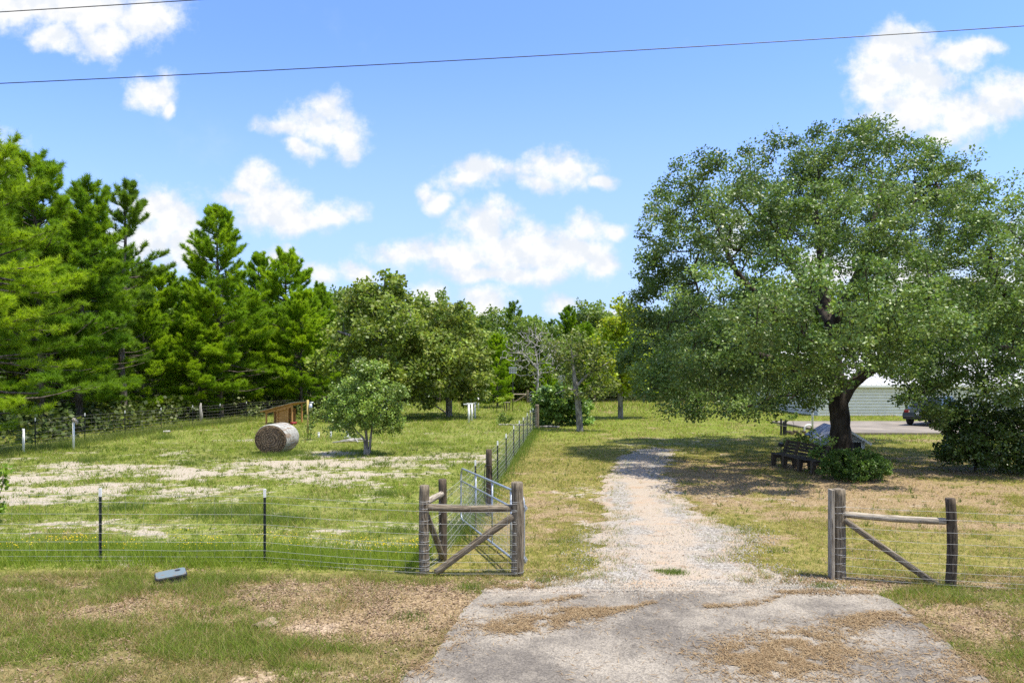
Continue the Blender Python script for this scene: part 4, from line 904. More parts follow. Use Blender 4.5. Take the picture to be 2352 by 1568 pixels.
# --- side fence running to the back
t = thing('wire_fence', 'side wire fence running away from the gate between paddock and lawn', 'fence', (-1.22, 12.0, 0))
pole('brace_post', (-1.22, 12.0, -.1), (-1.22, 12.0, 1.36), .078, .074, M['wood_dark'], t)
pole('brace_rail', (-1.40, 11.12, 1.12), (-1.235, 11.93, 1.11), .055, .052, M['wood_pale'], t)
pole('diagonal_brace', (-1.38, 11.10, .90), (-1.215, 11.90, .03), .05, .05, M['wood'], t)
pole('wooden_post', (-.56, 16.4, -.3), (-.56, 16.4, 1.40), .075, .068, M['wood_dark'], t)
pole('wooden_post', (1.48, 40.6, -.1), (1.48, 40.6, 1.42), .12, .11, M['wood'], t)
for px, d in ((1092, 16.9), (1143, 20.4), (1162.5, 22.4), (1180, 25.9), (1192.8, 28.7), (1202, 30.9), (1211, 34.3), (1218, 37.0), (1224.5, 39.3)): tpost(t, X(px, d), d, 1.27)
wire_panel(t, [(-1.42, 11.1), (-1.22, 12.0), (X(1092, 16.9), 16.9), (X(1143, 20.4), 20.4), (X(1162.5, 22.4), 22.4), (X(1180, 25.9), 25.9), (X(1192.8, 28.7), 28.7), (X(1202, 30.9), 30.9), (X(1211, 34.3), 34.3), (X(1224.5, 39.3), 39.3), (1.48, 40.6)], WH, .16, .0028, .0016)
# --- right front fence
t = thing('wire_fence', 'wire fence right of the drive with pale rail and falling diagonal brace', 'fence', (5.14, 10.74, 0))
pr = pole('gate_post', (5.14, 10.74, -.05), (5.14, 10.74, 1.40), .098, .092, M['wood'], t); wraps(pr, .097, [.06, .17, .29, .42, .55, .69, .87, 1.08, 1.19])
mb = MB(); mb.box((0, 0, .70), (.055, .13, 1.40)); o = mb.build('latch_board', M['wood_pale'], t, bevel=.005); o.location = (-.125, -.02, 0)
pole('end_post', (6.61, 10.3, -.05), (6.61, 10.3, 1.335), .078, .072, M['wood_dark'], t)
pole('brace_rail', (5.22, 10.72, 1.01), (6.55, 10.32, .985), .046, .050, M['wood_pale'], t)
pole('diagonal_brace', (5.20, 10.68, .93), (6.42, 10.32, .02), .050, .052, M['wood'], t)
wire_panel(t, [(5.14, 10.64), (6.61, 10.22), (9.6, 9.7), (13, 9.2)], [.05, .12, .23, .36, .50, .66, .83, 1.02, 1.14], .30, .0022, .0011)
# --- the open gate
def gate():
    L = 4.9; t = thing('tube_gate', 'galvanized tube gate with wire infill standing open against the side fence', 'gate', (.20, 11.06, 0), math.atan2(4.66, -1.36))
    top, mid, bot = 1.24, .95, .07; z1 = -.20; tz = lambda x: z1 * x / L; r = .023
    mb = MB(); R = .16; p = []
    def corner(cx, cz, a0, a1): return [(cx + R * math.cos(a), 0, cz + R * math.sin(a)) for a in np.linspace(a0, a1, 6)]
    loop = corner(R + .03, bot + R, 1.5 * PI, PI) + corner(R + .03, top - R, PI, .5 * PI) + corner(L - R, top - R, .5 * PI, 0) + corner(L - R, bot + R, 0, -.5 * PI)
    loop = [(a, b, c + tz(a)) for a, b, c in loop]; loop.append(loop[0]); mb.tube(loop, r, 10, False); mb.build('frame', M['galv'], t, smooth=True)
    mb = MB(); mb.tube([(.05, 0, mid + tz(0)), (L - .02, 0, mid + tz(L))], .020, 8); mb.build('middle_rail', M['galv'], t, smooth=True)
    for f in (.16, .42, .70):
        x = L * f; mb = MB(); mb.tube([(x, 0, bot + tz(x)), (x, 0, top + tz(x))], .019, 8); mb.build('upright', M['galv'], t, smooth=True)
    mb = MB()
    for q in np.arange(bot + .1, top - .05, .10): mb.tube([(.05, .004, q + tz(0)), (L - .02, .004, q + tz(L))], .0022, 4, False)
    for q in np.arange(.12, L, .10): mb.tube([(q, -.003, bot + tz(q)), (q, -.003, mid + tz(q))], .0022, 4, False)
    mb.build('wire_infill', M['wire'], t)
    for z in (.22, 1.05):
        mb = MB(); mb.box((-.03, 0, z), (.12, .05, .035)); mb.tube([(-.07, 0, z - .05), (-.07, 0, z + .05)], .014, 8); mb.build('hinge', M['galv'], t)
gate()
def rope():
    mb = MB(); a = [(-.085, 0, 1.02), (-.105, -.01, .7), (-.10, -.02, .35), (-.06, -.03, .12), (-.0, -.085, .07), (.05, -.085, .2), (.07, -.05, .45), (.08, -.02, .75), (.06, -.07, 1.0), (-.03, -.082, 1.03), (-.085, 0, 1.02)]
    p, _ = smooth_path(a, [1] * len(a), 4); mb.tube([(x - .56, y + 16.4, z) for x, y, z in p], .011, 6, False)
    tag(mb.build('rope_loop', M['cable'], None), 'dark rope loop hanging on the wooden post behind the open gate', 'rope')
rope()
# --- left boundary fence
t = thing('wire_fence', 'dark field fence along the edge of the pine woods on the left', 'fence', (-20.3, 30, 0))
lp = [(-21.2, 24.0), (-20.75, 29.7), (-20.9, 33.4), (-20.3, 35.8), (-20.0, 38.9), (-19.6, 41.9), (-18.9, 44.2), (-18.6, 47.8), (-16.6, 57), (-16.2, 60.)]
for (x, y) in lp[1:8]: tpost(t, x, y, 1.32)
wire_panel(t, lp, [.04, .18, .32, .48, .66, .86, 1.06, 1.22], .26, .0042, .0030, 'wire_old', .004)
for lab, px, yb, tp in (('plain white fence pole near the left edge of the frame', 54, 1041, 984), ('white fence pole with a grey bundle on its top', 169, 1033, 966)):
    d = DG(yb); o = thing('white_pole', lab, 'fence pole', at(px, d), 0, 'white poles by the left fence'); h = Z(tp, d)
    mb = MB(); mb.tube([(0, 0, -.05), (0, 0, h)], .045, 10); mb.build('pole', M['pvc'], o, smooth=True)
    if px > 100:
        mb = MB(); mb.tube([(0, 0, h - .05), (.02, 0, h + .06), (.05, .0, h + .12)], [.06, .09, .05], 8); mb.tube([(.05, -.03, h + .06), (.16, -.06, h - .02), (.17, -.06, h - .16)], [.05, .08, .03], 8)
        mb.build('bundle', m_plain('grey_bundle', (.30, .27, .22), .9, 0, .4, 14, .4), o, smooth=True)
mb = MB(); d = 46.2; x = X(461, d); mb.tube([(x, d, -.05), (x + .03, d, .5), (x - .03, d, .9), (x + .02, d, 1.28)], [.10, .11, .10, .04], 9)
tag(mb.build('dead_stump', M['twig'], None, smooth=True), 'tall pale dead stump standing in the left boundary fence', 'stump')
# --- cross fence behind the shelter
t = thing('wire_fence', 'short wooden braced fence behind the shelter and the olive tree', 'fence', (-16.2, 60, 0))
for px in (700, 752): pole('wooden_post', (X(px, 60), 60, 0), (X(px, 60), 60, 1.42), .09, .085, M['wood'], t)
pole('brace_rail', (X(700, 60), 60, 1.22), (X(752, 60), 60, 1.22), .055, .055, M['wood_pale'], t); pole('diagonal_brace', (X(706, 60), 59.9, 1.2), (X(748, 60), 59.9, .05), .055, .055, M['wood_pale'], t)
for px in (810, 905, 985): tpost(t, X(px, 62), 62, 1.3)
wire_panel(t, [(X(700, 60), 60), (X(752, 60), 60), (X(1010, 63), 63)], [.1, .4, .7, 1.0, 1.2], .4, .004, .003, 'wire_old')
mb = MB(); mb.tube([(X(996, 54), 54, .85), (X(1030, 54), 53.6, .1)], .06, 8); tag(mb.build('leaning_pole', M['wood_pale'], None, smooth=True), 'pale pole leaning against the trunk of the drooping broadleaf tree', 'pole')
# --- far fence with gate
D7 = 77.
t = thing('board_fence', 'far wooden fence with a braced gate post, behind the birdhouse', 'fence', (X(1212, D7), D7, 0))
for px in (1178, 1212): pole('wooden_post', (X(px, D7), D7, 0), (X(px, D7), D7, 1.42), .13, .12, M['wood'], t)
pole('brace_rail', (X(1178, D7), D7, .98), (X(1210, D7), D7, .98), .075, .075, M['wood_pale'], t); pole('diagonal_brace', (X(1208, D7), D7 - .1, .92), (X(1181, D7), D7 - .1, .08), .075, .075, M['wood'], t)
for z in (.62, 1.05): mb = MB(); mb.box((X(1480, D7), D7 + .1, z), (X(1660, D7) - X(1300, D7), .05, .14)); mb.build('board', M['wood_dark'], t)
for z in (.62, 1.05): mb = MB(); mb.box((X(1090, D7), D7 + .1, z), (X(1174, D7) - X(1006, D7), .05, .12)); mb.build('board', M['wood_dark'], t)
for px in (1300, 1366, 1420, 1480, 1540, 1600, 1660): pole('wooden_post', (X(px, D7), D7, 0), (X(px, D7), D7, 1.3), .07, .07, M['wood_dark'], t, 8)
for px in (1010, 1066, 1122): pole('wooden_post', (X(px, D7), D7, 0), (X(px, D7), D7, 1.3), .07, .07, M['wood_dark'], t, 8)
wire_panel(t, [(X(1300, D7), D7 - .1), (X(1660, D7), D7 - .1)], [.1, .3, .5, .8, 1.2], .4, .004, .003, 'wire_old')
t = thing('tube_gate', 'pale metal tube gate in the far fence, half behind the vine mound', 'gate', (X(1217, D7), D7, 0))
mb = MB(); g = [(.1, 0, .05), (0, 0, .15), (0, 0, 1.15), (.1, 0, 1.25), (3.9, 0, 1.25), (4, 0, 1.15), (4, 0, .15), (3.9, 0, .05), (.1, 0, .05)]; mb.tube(g, .035, 8, False); mb.build('frame', M['galv'], t, smooth=True)
for z in (.3, .58, .9): mb = MB(); mb.tube([(0, 0, z), (4, 0, z)], .028, 8); mb.build('rail', M['galv'], t)
for x in (1.33, 2.66): mb = MB(); mb.tube([(x, 0, .05), (x, 0, 1.25)], .03, 8); mb.build('upright', M['galv'], t)

# ================================================================== THINGS IN THE PADDOCK
def hay_bale():
    c = at(637, 27.9); rz = math.radians(-6)
    t = thing('hay_bale', 'weathered round hay bale in grey net wrap on the sandy paddock', 'hay bale', c, rz)
    m, nt, b = newmat('hay_end'); v = objcoord(nt)
    s = N(nt, 'ShaderNodeSeparateXYZ'); nt.links.new(v, s.inputs[0])
    zc = math_(nt, 'SUBTRACT', s.outputs[2], .60); r = math_(nt, 'SQRT', math_(nt, 'ADD', math_(nt, 'MULTIPLY', s.outputs[0], s.outputs[0]), math_(nt, 'MULTIPLY', math_(nt, 'MULTIPLY', zc, zc), 1.3)))
    an = math_(nt, 'ARCTAN2', zc, s.outputs[0]); n0 = noise(nt, v, 5, 4, .6)
    sp = math_(nt, 'SINE', math_(nt, 'ADD', math_(nt, 'ADD', math_(nt, 'MULTIPLY', r, 62.), an), math_(nt, 'MULTIPLY', n0, 16.)))
    n1 = noise(nt, v, 38, 4, .7)
    cc = mixc(nt, maprange(nt, math_(nt, 'ADD', math_(nt, 'MULTIPLY', sp, .22), n1), .3, .75), (.055, .036, .024), (.27, .20, .135))
    nt.links.new(cc, b.inputs['Base Color']); b.inputs['Roughness'].default_value = .95; bump(nt, b, math_(nt, 'ADD', math_(nt, 'MULTIPLY', sp, .3), n1), 1., .04)
    m2, nt, b = newmat('net_wrap'); v = objcoord(nt, (1, 2.0, 1)); n1 = noise(nt, v, 9, 5, .7); n2 = noise(nt, objcoord(nt), 55, 3, .6); n3 = noise(nt, objcoord(nt, (3, .5, 3)), 2.4, 4, .6)
    cc = mixc(nt, maprange(nt, n1, .35, .65), (.20, .19, .165), (.46, .46, .42)); cc = mixc(nt, maprange(nt, n3, .52, .64), cc, (.22, .155, .10)); cc = mixc(nt, .6, cc, mixc(nt, n2, (.4, .4, .4), (1.5, 1.5, 1.5)), 'MULTIPLY')
    nt.links.new(cc, b.inputs['Base Color']); b.inputs['Roughness'].default_value = .85; bump(nt, b, n2, .8, .03)
    n = 72; W, Hh, Ln = .70, .61, 1.22
    def prof(a):
        x = math.cos(a) * W; z = math.sin(a) * Hh + .60; z = max(z, .0 + .01 * abs(x)); x *= 1 + .05 * max(0, (.45 - z)); return x, z
    V = []; ys = [-Ln / 2 - .0, -Ln / 2 + .03, -Ln / 2 + .10] + list(np.linspace(-.45, .45, 10)) + [Ln / 2 - .10, Ln / 2 - .03, Ln / 2]
    for y in ys:
        e = 1 - max(0, (abs(y) - (Ln / 2 - .12)) / .12) ** 2 * .055
        for k in range(n):
            a = 2 * PI * k / n; x, z = prof(a); w = 1 + .02 * float(fbm(math.cos(a) * 3 + 9, y * 4 + math.sin(a) * 3, 3, 7) - .5) * 2
            V.append((x * e * w, y, max(.0, .60 + (z - .60) * e * w)))
    F = [(i * n + k, (i + 1) * n + k, (i + 1) * n + (k + 1) % n, i * n + (k + 1) % n) for i in range(len(ys) - 1) for k in range(n)]
    MB().add(V, F).build('wrapped_side', m2, t, smooth=True)
    for sgn in (-1, 1):
        V = [(0, sgn * (Ln / 2 + .03), .60)]; F = []; K = 12
        for j in range(1, K + 1):
            for k in range(n):
                a = 2 * PI * k / n; x, z = prof(a); f = j / K; e = f * .944
                V.append((x * e, sgn * (Ln / 2 + .035 * (1 - f ** 3) + .022 * (float(fbm(x * e * 9 + 40, z * e * 9, 3, 9)) - .5) * (f < 1) + .004), .60 + (z - .60) * e))
        for k in range(n): F.append((0, 1 + k, 1 + (k + 1) % n))
        for j in range(K - 1):
            for k in range(n): F.append((1 + j * n + k, 1 + (j + 1) * n + k, 1 + (j + 1) * n + (k + 1) % n, 1 + j * n + (k + 1) % n))
        MB().add(V, F).build('hay_end', m, t, smooth=True)
    # loose stalks sticking out of the end
    q = 2600; a = rng.random(q) * 2 * PI; rr = rng.random(q) ** .5 * .93; x = np.cos(a) * W * rr; z = .60 + np.sin(a) * Hh * rr; ok = z > .03; x, z, a = x[ok], z[ok], a[ok]; q = len(x)
    p = np.stack([x, np.full(q, -Ln / 2 - .02), z], 1); d = unit(np.stack([-np.sin(a) + .6 * rng.normal(size=q), -.35 - .5 * rng.random(q), np.cos(a) + .6 * rng.normal(size=q)], 1)); s = unit(np.cross(d, rdir(q))) * .006; L = (.04 + .08 * rng.random(q))[:, None]
    V = np.stack([p - s, p + s, p + d * L], 1).reshape(-1, 3); tt = rng.random((q, 1)); c = np.array([.08, .055, .035]) * (1 - tt) + np.array([.34, .26, .17]) * tt
    np_mesh('loose_stalks', V, np.arange(3 * q).reshape(q, 3), M['litter'], t, np.repeat(c, 3, 0))
hay_bale()

def shelter():
    D = 44.4; c = at(655, D); t = thing('animal_shelter', 'small open wooden shelter with a slanting metal roof by the woods', 'shelter', c, math.radians(-14))
    W = M['wood_new']
    L, R, dp = -1.25, .98, 1.15
    hl, hr = .80, 1.34
    zt = lambda x: hl + (x - L) / (R - L) * (hr - hl)
    mb = MB(); mb.prism([(L - .1, zt(L) - .03), (R + .1, zt(R) + .03), (R + .1, zt(R) + .10), (L - .1, zt(L) + .04)], -dp / 2 - .18, dp / 2 + .15); mb.build('roof_deck', W, t)
    mb = MB(); mb.prism([(L - .14, zt(L) + .042), (R + .14, zt(R) + .102), (R + .14, zt(R) + .122), (L - .14, zt(L) + .062)], -dp / 2 - .2, dp / 2 + .18); mb.build('roof_sheet', M['galv'], t)
    for x in (L + .25, -.20, .55, R - .12):
        mb = MB(); mb.box((x, -dp / 2, (zt(x) - .04) / 2), (.085, .085, zt(x) - .04)); mb.build('post', W, t)
    for x in (L + .25, R - .12):
        mb = MB(); mb.box((x, dp / 2, (zt(x) - .04) / 2), (.085, .085, zt(x) - .04)); mb.build('post', W, t)
    mb = MB(); mb.beam((-.3, -dp / 2 - .055, zt(-.3) - .14), (R - .05, -dp / 2 - .055, zt(R) - .12), .03, .17); mb.build('header_beam', W, t)
    mb = MB(); mb.beam((L + .2, -dp / 2 - .055, zt(L) - .06), (-.2, -dp / 2 - .055, zt(-.2) - .12), .03, .11); mb.build('header_beam', W, t)
    mb = MB()
    for k in range(6): mb.box((.17, -dp / 2 + .06, .09 + k * .165), (.66, .025, .158))
    mb.build('plank_wall', W, t)
    mb = MB()
    for k in range(6): mb.box((-.05, dp / 2 - .06, .09 + k * .165), (1.0, .025, .158))
    mb.build('back_wall', W, t)
    mb = MB()
    for k in range(5): mb.box((-.52, 0, .09 + k * .165), (.025, dp - .2, .158))
    mb.build('side_wall', W, t)
    mb = MB(); mb.tube([(0, 0, 0), (0, 0, .08), (0, 0, .16)], [.17, .2, .22], 14)
    o = mb.build('feed_tub', m_plain('red_tub', (.30, .02, .035), .5, 0, .2, 8, 0), None, smooth=True); o.location = (c[0] + .75, c[1] - .65, 0)
    tag(o, 'red feed tub standing in the wooden shelter', 'tub')
shelter()

def simple_pole(name, label, cat_, px, ybot, ytop, r, mat, group=None, D=None, top=None):
    d = D or DG(ybot); t = thing(name, label, cat_, at(px, d), 0, group); h = Z(ytop, d)
    mb = MB(); mb.tube([(0, 0, -.05), (0, 0, h * .5), (0, 0, h)], r, 10); mb.build('pole', M[mat], t, smooth=True); return t, h
t, h = simple_pole('yellow_pole', 'tall yellowish pole with a pale can near its top, beside the shelter', 'pole', 707, 1004.5, 918, .055, 'bamboo')
mb = MB(); mb.tube([(.14, 0, h - .55), (.14, 0, h - .2)], .09, 12); mb.beam((0, 0, h - .14), (.3, 0, h - .14), .04, .05); mb.build('can', M['galv'], t, smooth=True)
for lb, px, yb, yt in (('short white pipe stub left of the taller one, right of the yellow pole', 732, 1006, 993), ('taller white pipe stub between the yellow pole and the small round tree', 760, 1008, 984.5)):
    t, h = simple_pole('white_pipe', lb, 'pipe', px, yb, yt, .05, 'pvc', 'white pipe stubs by the hay bale')
    mb = MB(); mb.tube([(0, 0, h - .03), (0, 0, h + .02)], .058, 10); mb.build('pipe_cap', M['pvc'], t)
t = thing('water_tap', 'white garden tap on a low white base left of the small round tree', 'tap', at(799, DG(1007)))
mb = MB(); mb.tube([(0, 0, 0), (0, 0, .38)], .045, 8); mb.build('pipe', M['pvc'], t); mb = MB(); mb.box((-.02, 0, .05), (.28, .2, .1)); mb.build('base', M['pvc'], t); mb = MB(); mb.tube([(-.1, 0, .34), (.1, 0, .34)], .04, 8); mb.build('head', M['galv'], t)
def rubble():
    t = thing('branch_pile', 'low pile of pale dead branches on the ground beside the small round tree', 'branch pile', at(815, 32.2))
    for k in range(7):
        a = rng.random() * PI; c = rng.normal(size=2) * .28; L = .3 + .5 * rng.random(); mb = MB()
        mb.tube([(c[0] - math.cos(a) * L, c[1] - math.sin(a) * L * .6, .04), (c[0], c[1], .10 + .05 * rng.random()), (c[0] + math.cos(a) * L, c[1] + math.sin(a) * L * .6, .05)], [.03, .04, .015], 6); mb.build('branch', M['twig'], t, smooth=True)
rubble()
pos = ['nearest', 'second', 'third', 'farthest']
for (px, yb, yt), lb in zip(((1077, 971, 929), (1084, 966.6, 927), (1091, 961, 924.5), (1098.5, 942.7, 905)), ('nearest', 'second nearest', 'third nearest', 'farthest, tallest looking')):
    d = DG(yb); t = thing('white_post', lb + ' of the white pipe posts with flat tops right of the drooping tree', 'post', at(px, d), 0, 'white pipe posts'); h = Z(yt, d)
    mb = MB(); mb.tube([(0, 0, -.05), (0, 0, h)], .075, 10); mb.build('pole', M['pvc'], t, smooth=True)
    mb = MB(); mb.box((-.08, 0, h + .03), (.55, .12, .06)); mb.build('top_bar', M['pvc'], t)
def birdhouse(label, px, D, zt, w, polemat, r):
    t = thing('birdhouse', label, 'birdhouse', at(px, D)); hh = .52
    mb = MB(); mb.tube([(0, 0, -.05), (0, 0, zt - hh)], r, 8); mb.build('pole', M[polemat], t, smooth=True)
    mb = MB(); mb.box((0, 0, zt - hh + .20), (w, .40, .40)); mb.build('box', M['white'], t)
    mb = MB(); mb.prism([(-w / 2 - .06, zt - .12), (w / 2 + .06, zt - .12), (w / 2 + .02, zt + .02), (-w / 2 - .02, zt + .02)], -.27, .27); mb.build('roof', M['galv'], t)
    mb = MB(); mb.box((0, 0, zt - hh + .205), (w + .04, .44, .03)); mb.box((0, 0, zt - hh - .015), (w + .06, .46, .03)); mb.build('ledge', M['cable'], t)
    for z in (.11, .31):
        for k in (-1, 0, 1):
            mb = MB(); mb.tube([(k * w * .3, -.205, zt - hh + z), (k * w * .3, -.19, zt - hh + z)], .045, 10); mb.build('entrance_hole', M['cable'], t)
birdhouse('white two storey birdhouse on a thin dark pole in front of the woods', 1178, 58., Z(843, 58), .62, 'cable', .035)
birdhouse('small birdhouse on a white pole rising behind the vine mound', 1290, 56., Z(862, 56), .5, 'pvc', .08)
t = thing('plant_stand', 'rough wooden stand on splayed legs near the birdhouse', 'stand', at(1163, 60))
mb = MB(); mb.box((0, 0, .76), (.66, .45, .06)); mb.build('top', M['wood_pale'], t)
for a in (-.24, .0, .26): mb = MB(); mb.beam((a, -.1 + abs(a), .74), (a * .8 + .05, -.15 + abs(a) * 1.3, 0), .07, .07); mb.build('leg', M['wood'], t)
mb = MB(); d = 56.8; x = X(1133, d); mb.tube([(x, d, 0), (x, d, 1.25)], .025, 6); tag(mb.build('plant_stake', M['tpost'], None), 'thin dark stake beside the yellow green sapling', 'stake')
mb = MB(); d = 43.6
for k in range(9): mb.box((X(1150, d) + .18 * k + .03 * rng.normal(), d - .6 - .035 * k, .05), (.17, .13, .10), rng.random() * .8)
tag(mb.build('stone_edging', M['twig'], None, bevel=.02), 'row of pale stones edging the sandy patch by the garden bush', 'stone edging')
mb = MB(); d = 41.0; mb.tube([(X(1240, d), d, .06), (X(1262, d), d + .05, .08), (X(1285, d), d - .05, .06)], [.06, .07, .05], 8); tag(mb.build('fallen_log', M['bark_grey'], None, smooth=True), 'short log lying under the edge of the vine mound', 'log')
mb = MB(); d = 37.5; mb.box((0, 0, .05), (.35, .22, .14), .4, .2); o = mb.build('feed_block', M['twig'], None, bevel=.03); o.location = at(383, d); tag(o, 'grey block lying in the grass in front of the left boundary fence', 'block')

# ================================================================== ROADSIDE THINGS
def meter_box():
    t = thing('meter_box', 'half buried black utility box with a faded blue lid on the verge', 'meter box', (X(392, 10.6), 10.62, -.01), math.radians(33)); t.scale = (.84,) * 3; t.rotation_euler = (math.radians(3.5), math.radians(-4), math.radians(30))
    def rr(w, d, r):
        return [(sx * (w / 2 - r) + r * math.cos(a), sy * (d / 2 - r) + r * math.sin(a)) for sx, sy, a0 in ((1, 1, 0), (-1, 1, PI / 2), (-1, -1, PI), (1, -1, 1.5 * PI)) for a in np.linspace(a0, a0 + PI / 2, 5)]
    def slab(name, w, d, r, z0, z1, mat, w1=None, d1=None, bev=.006):
        a = rr(w, d, r); b = rr(w1 or w, d1 or d, r); n = len(a)
        return MB().add([(x, y, z0) for x, y in a] + [(x, y, z1) for x, y in b], [tuple(range(n))[::-1], tuple(range(n, 2 * n))] + [(i, (i + 1) % n, (i + 1) % n + n, i + n) for i in range(n)]).build(name, mat, t, bevel=bev)
    slab('box_body', .56, .46, .07, -.12, .115, M['black'], .50, .40); slab('rim', .53, .43, .07, .11, .142, M['black'])
    m, nt, b = newmat('faded_blue_lid'); v = objcoord(nt); n1 = noise(nt, v, 7, 6, .65)
    c = mixc(nt, maprange(nt, n1, .52, .62), (.12, .16, .175), (.16, .125, .09)); nt.links.new(c, b.inputs['Base Color']); b.inputs['Roughness'].default_value = .6
    slab('lid', .50, .40, .06, .1425, .158, m)
    mb = MB(); mb.tube([(.12, .08, .1582), (.12, .08, .162)], .05, 16); mb.build('lid_port', M['black'], t)
meter_box()
def culvert():
    m = m_plain('old_concrete', (.25, .185, .13), .95, 0, .3, 9, .5)
    t = thing('drain_pipe', 'end of a buried drain pipe with a broken concrete slab in the verge', 'drain pipe', (X(600, 8.6), 8.62, -.045), math.radians(-24))
    mb = MB(); n = 18; P_ = []; F = []
    for r, z in ((.105, 0), (.085, 0)):
        for y in (-.05, .25): P_ += [(math.cos(2 * PI * k / n) * r - .06, y, math.sin(2 * PI * k / n) * r + .0) for k in range(n)]
    for k in range(n):
        j = (k + 1) % n; F += [(k, j, n + j, n + k), (2 * n + k, 3 * n + k, 3 * n + j, 2 * n + j), (k, 2 * n + k, 2 * n + j, j)]
    MB().add(P_, F).build('pipe', m, t, smooth=True)
    mb = MB(); mb.tube([(-.06, .20, 0), (-.06, .24, 0)], .086, 18); mb.build('dark_inside', M['cable'], t)
    o = MB().box((.0, .10, .068), (.22, .17, .03), .15, .05, -.04).build('slab', m, t, bevel=.02)
culvert()
def wire_run(label, pts, r):
    mb = MB(); mb.tube(pts, r, 6, False); tag(mb.build('power_line', M['cable'], None), label, 'power line', 'power lines over the drive')
Dw = 9.0
def catenary(p, q, sag, n=60): return [tuple(np.array(p) * (1 - f) + np.array(q) * f - np.array([0, 0, sag * 4 * f * (1 - f)])) for f in np.linspace(0, 1, n)]
wire_run('long sagging power line crossing the whole sky', catenary((X(-700, Dw), Dw, Z(222, Dw)), (X(3100, Dw), Dw, Z(8, Dw)), .09), .0056)
wire_run('short stretch of power line cutting the upper left corner of the sky', catenary((X(-700, Dw), Dw - .0, Z(69, Dw)), (X(3100, Dw), Dw, Z(-182, Dw)), .05), .0056)

# ================================================================== UNDER THE OAK
def bench():
    A = np.array([9.36, 24.1]); B = np.array([9.85, 21.9]); c = (A + B) / 2; L = float(np.linalg.norm(B - A)) + .1
    t = thing('park_bench', 'dark weathered wooden bench in the shade of the oak', 'bench', (c[0], c[1], 0), math.atan2(*(A - B)[::-1]) - 0)   # local x along the bench
    W = M['wood_bench']     # local +y points to the open (left) side
    mb = MB()
    for k in range(4): mb.box((0, .18 - k * .125, .43), (L, .11, .035))
    mb.build('seat', W, t, bevel=.006)
    for x0, x1 in ((-L / 2, .35), (.50, L / 2)):
        mb = MB()
        for k in range(4): mb.box(((x0 + x1) / 2, -.27 - .045 * k, .52 + .105 * k), (x1 - x0, .03, .09), 0, math.radians(-22))
        mb.build('backrest', W, t, bevel=.005)
    for x in (-L / 2 + .10, -L / 6, L / 6 + .05, L / 2 - .10):
        mb = MB(); mb.prism([(0, 0), (.0, 0)], 0, 0) if False else None
        poly = [(.25, 0), (.13, 0), (.08, .28), (-.12, .28), (-.17, 0), (-.30, 0), (-.26, .42), (-.43, .90), (-.37, .90), (-.20, .43), (.24, .41)]
        V = [(x - .05, p[0], p[1]) for p in poly] + [(x + .05, p[0], p[1]) for p in poly]; n = len(poly)
        MB().add(V, [tuple(range(n)), tuple(range(2 * n - 1, n - 1, -1))] + [(i, i + n, (i + 1) % n + n, (i + 1) % n) for i in range(n)]).build('leg', M['wood_dark'], t)
bench()
def well_house():
    F0 = np.array([14.1, 28.6]); Bk = np.array([15.0, 32.8]); ax = (Bk - F0) / np.linalg.norm(Bk - F0); L = float(np.linalg.norm(Bk - F0))
    t = thing('well_house', 'low white pump house with a ribbed tin roof behind the oak trunk', 'pump house', (F0[0], F0[1], 0), math.atan2(ax[1], ax[0]) - PI / 2)
    ew, ez, rz_ = .66, .40, .84; n = 1
    mb = MB(); mb.prism([(-ew, -.02), (ew, -.02), (ew, ez), (0, rz_ - .04), (-ew, ez)], .12, L); mb.build('wall', m_plain('shed_white', (.55, .56, .55), .7, 0, .2, 3, .1), t)
    def roof(s):
        mb = MB(); N_ = 44
        for k in range(N_):
            y0 = -.12 + (L + .24) * k / N_; y1 = y0 + (L + .24) / N_; ym = (y0 + y1) / 2; h = .022
            e = (s * (ew + .20), ez - .10); r = (0, rz_ + .012)
            mb.add([(e[0], y0, e[1]), (r[0], y0, r[1]), (r[0], ym, r[1] + h), (e[0], ym, e[1] + h), (r[0], y1, r[1]), (e[0], y1, e[1])], [(0, 1, 2, 3), (3, 2, 4, 5)])
        m, nt, b = newmat('tin_roof'); v = objcoord(nt, (1, 5, 1)); c = mixc(nt, maprange(nt, noise(nt, v, 2.0, 5, .7), .4, .62), (.10, .10, .105), (.42, .43, .44)); nt.links.new(c, b.inputs['Base Color']); b.inputs['Metallic'].default_value = .6; b.inputs['Roughness'].default_value = .5
        o = mb.build('roof_sheet', m, t); s_ = o.modifiers.new('thick', 'SOLIDIFY'); s_.thickness = .012
    roof(1); roof(-1)
    for s in (-1, 1): mb = MB(); mb.beam((s * (ew + .2), -.13, ez - .10), (0, -.13, rz_ + .01), .03, .09); mb.build('fascia', M['white'], t)
    mb = MB(); mb.box((.30, .11, .20), (.42, .03, .36)); mb.build('hatch', M['black'], t); mb = MB(); mb.box((.30, .105, .395), (.48, .04, .035)); mb.box((.075, .105, .2), (.035, .04, .40)); mb.box((.525, .105, .2), (.035, .04, .40)); mb.build('hatch_frame', M['white'], t)
well_house()
t = thing('slat_barrier', 'three dark upright slats joined by a rod in the grass left of the pump house', 'barrier', at(1800, 36.0))
for x, h in ((-.13, .88), (.0, .72), (.10, .82)): mb = MB(); mb.box((x * 1.05, 0, h / 2), (.085, .06, h)); mb.build('slat', M['black'], t)
mb = MB(); mb.tube([(-.36, -.05, .54), (.16, -.05, .46)], .028, 6); mb.build('rod', M['black'], t)
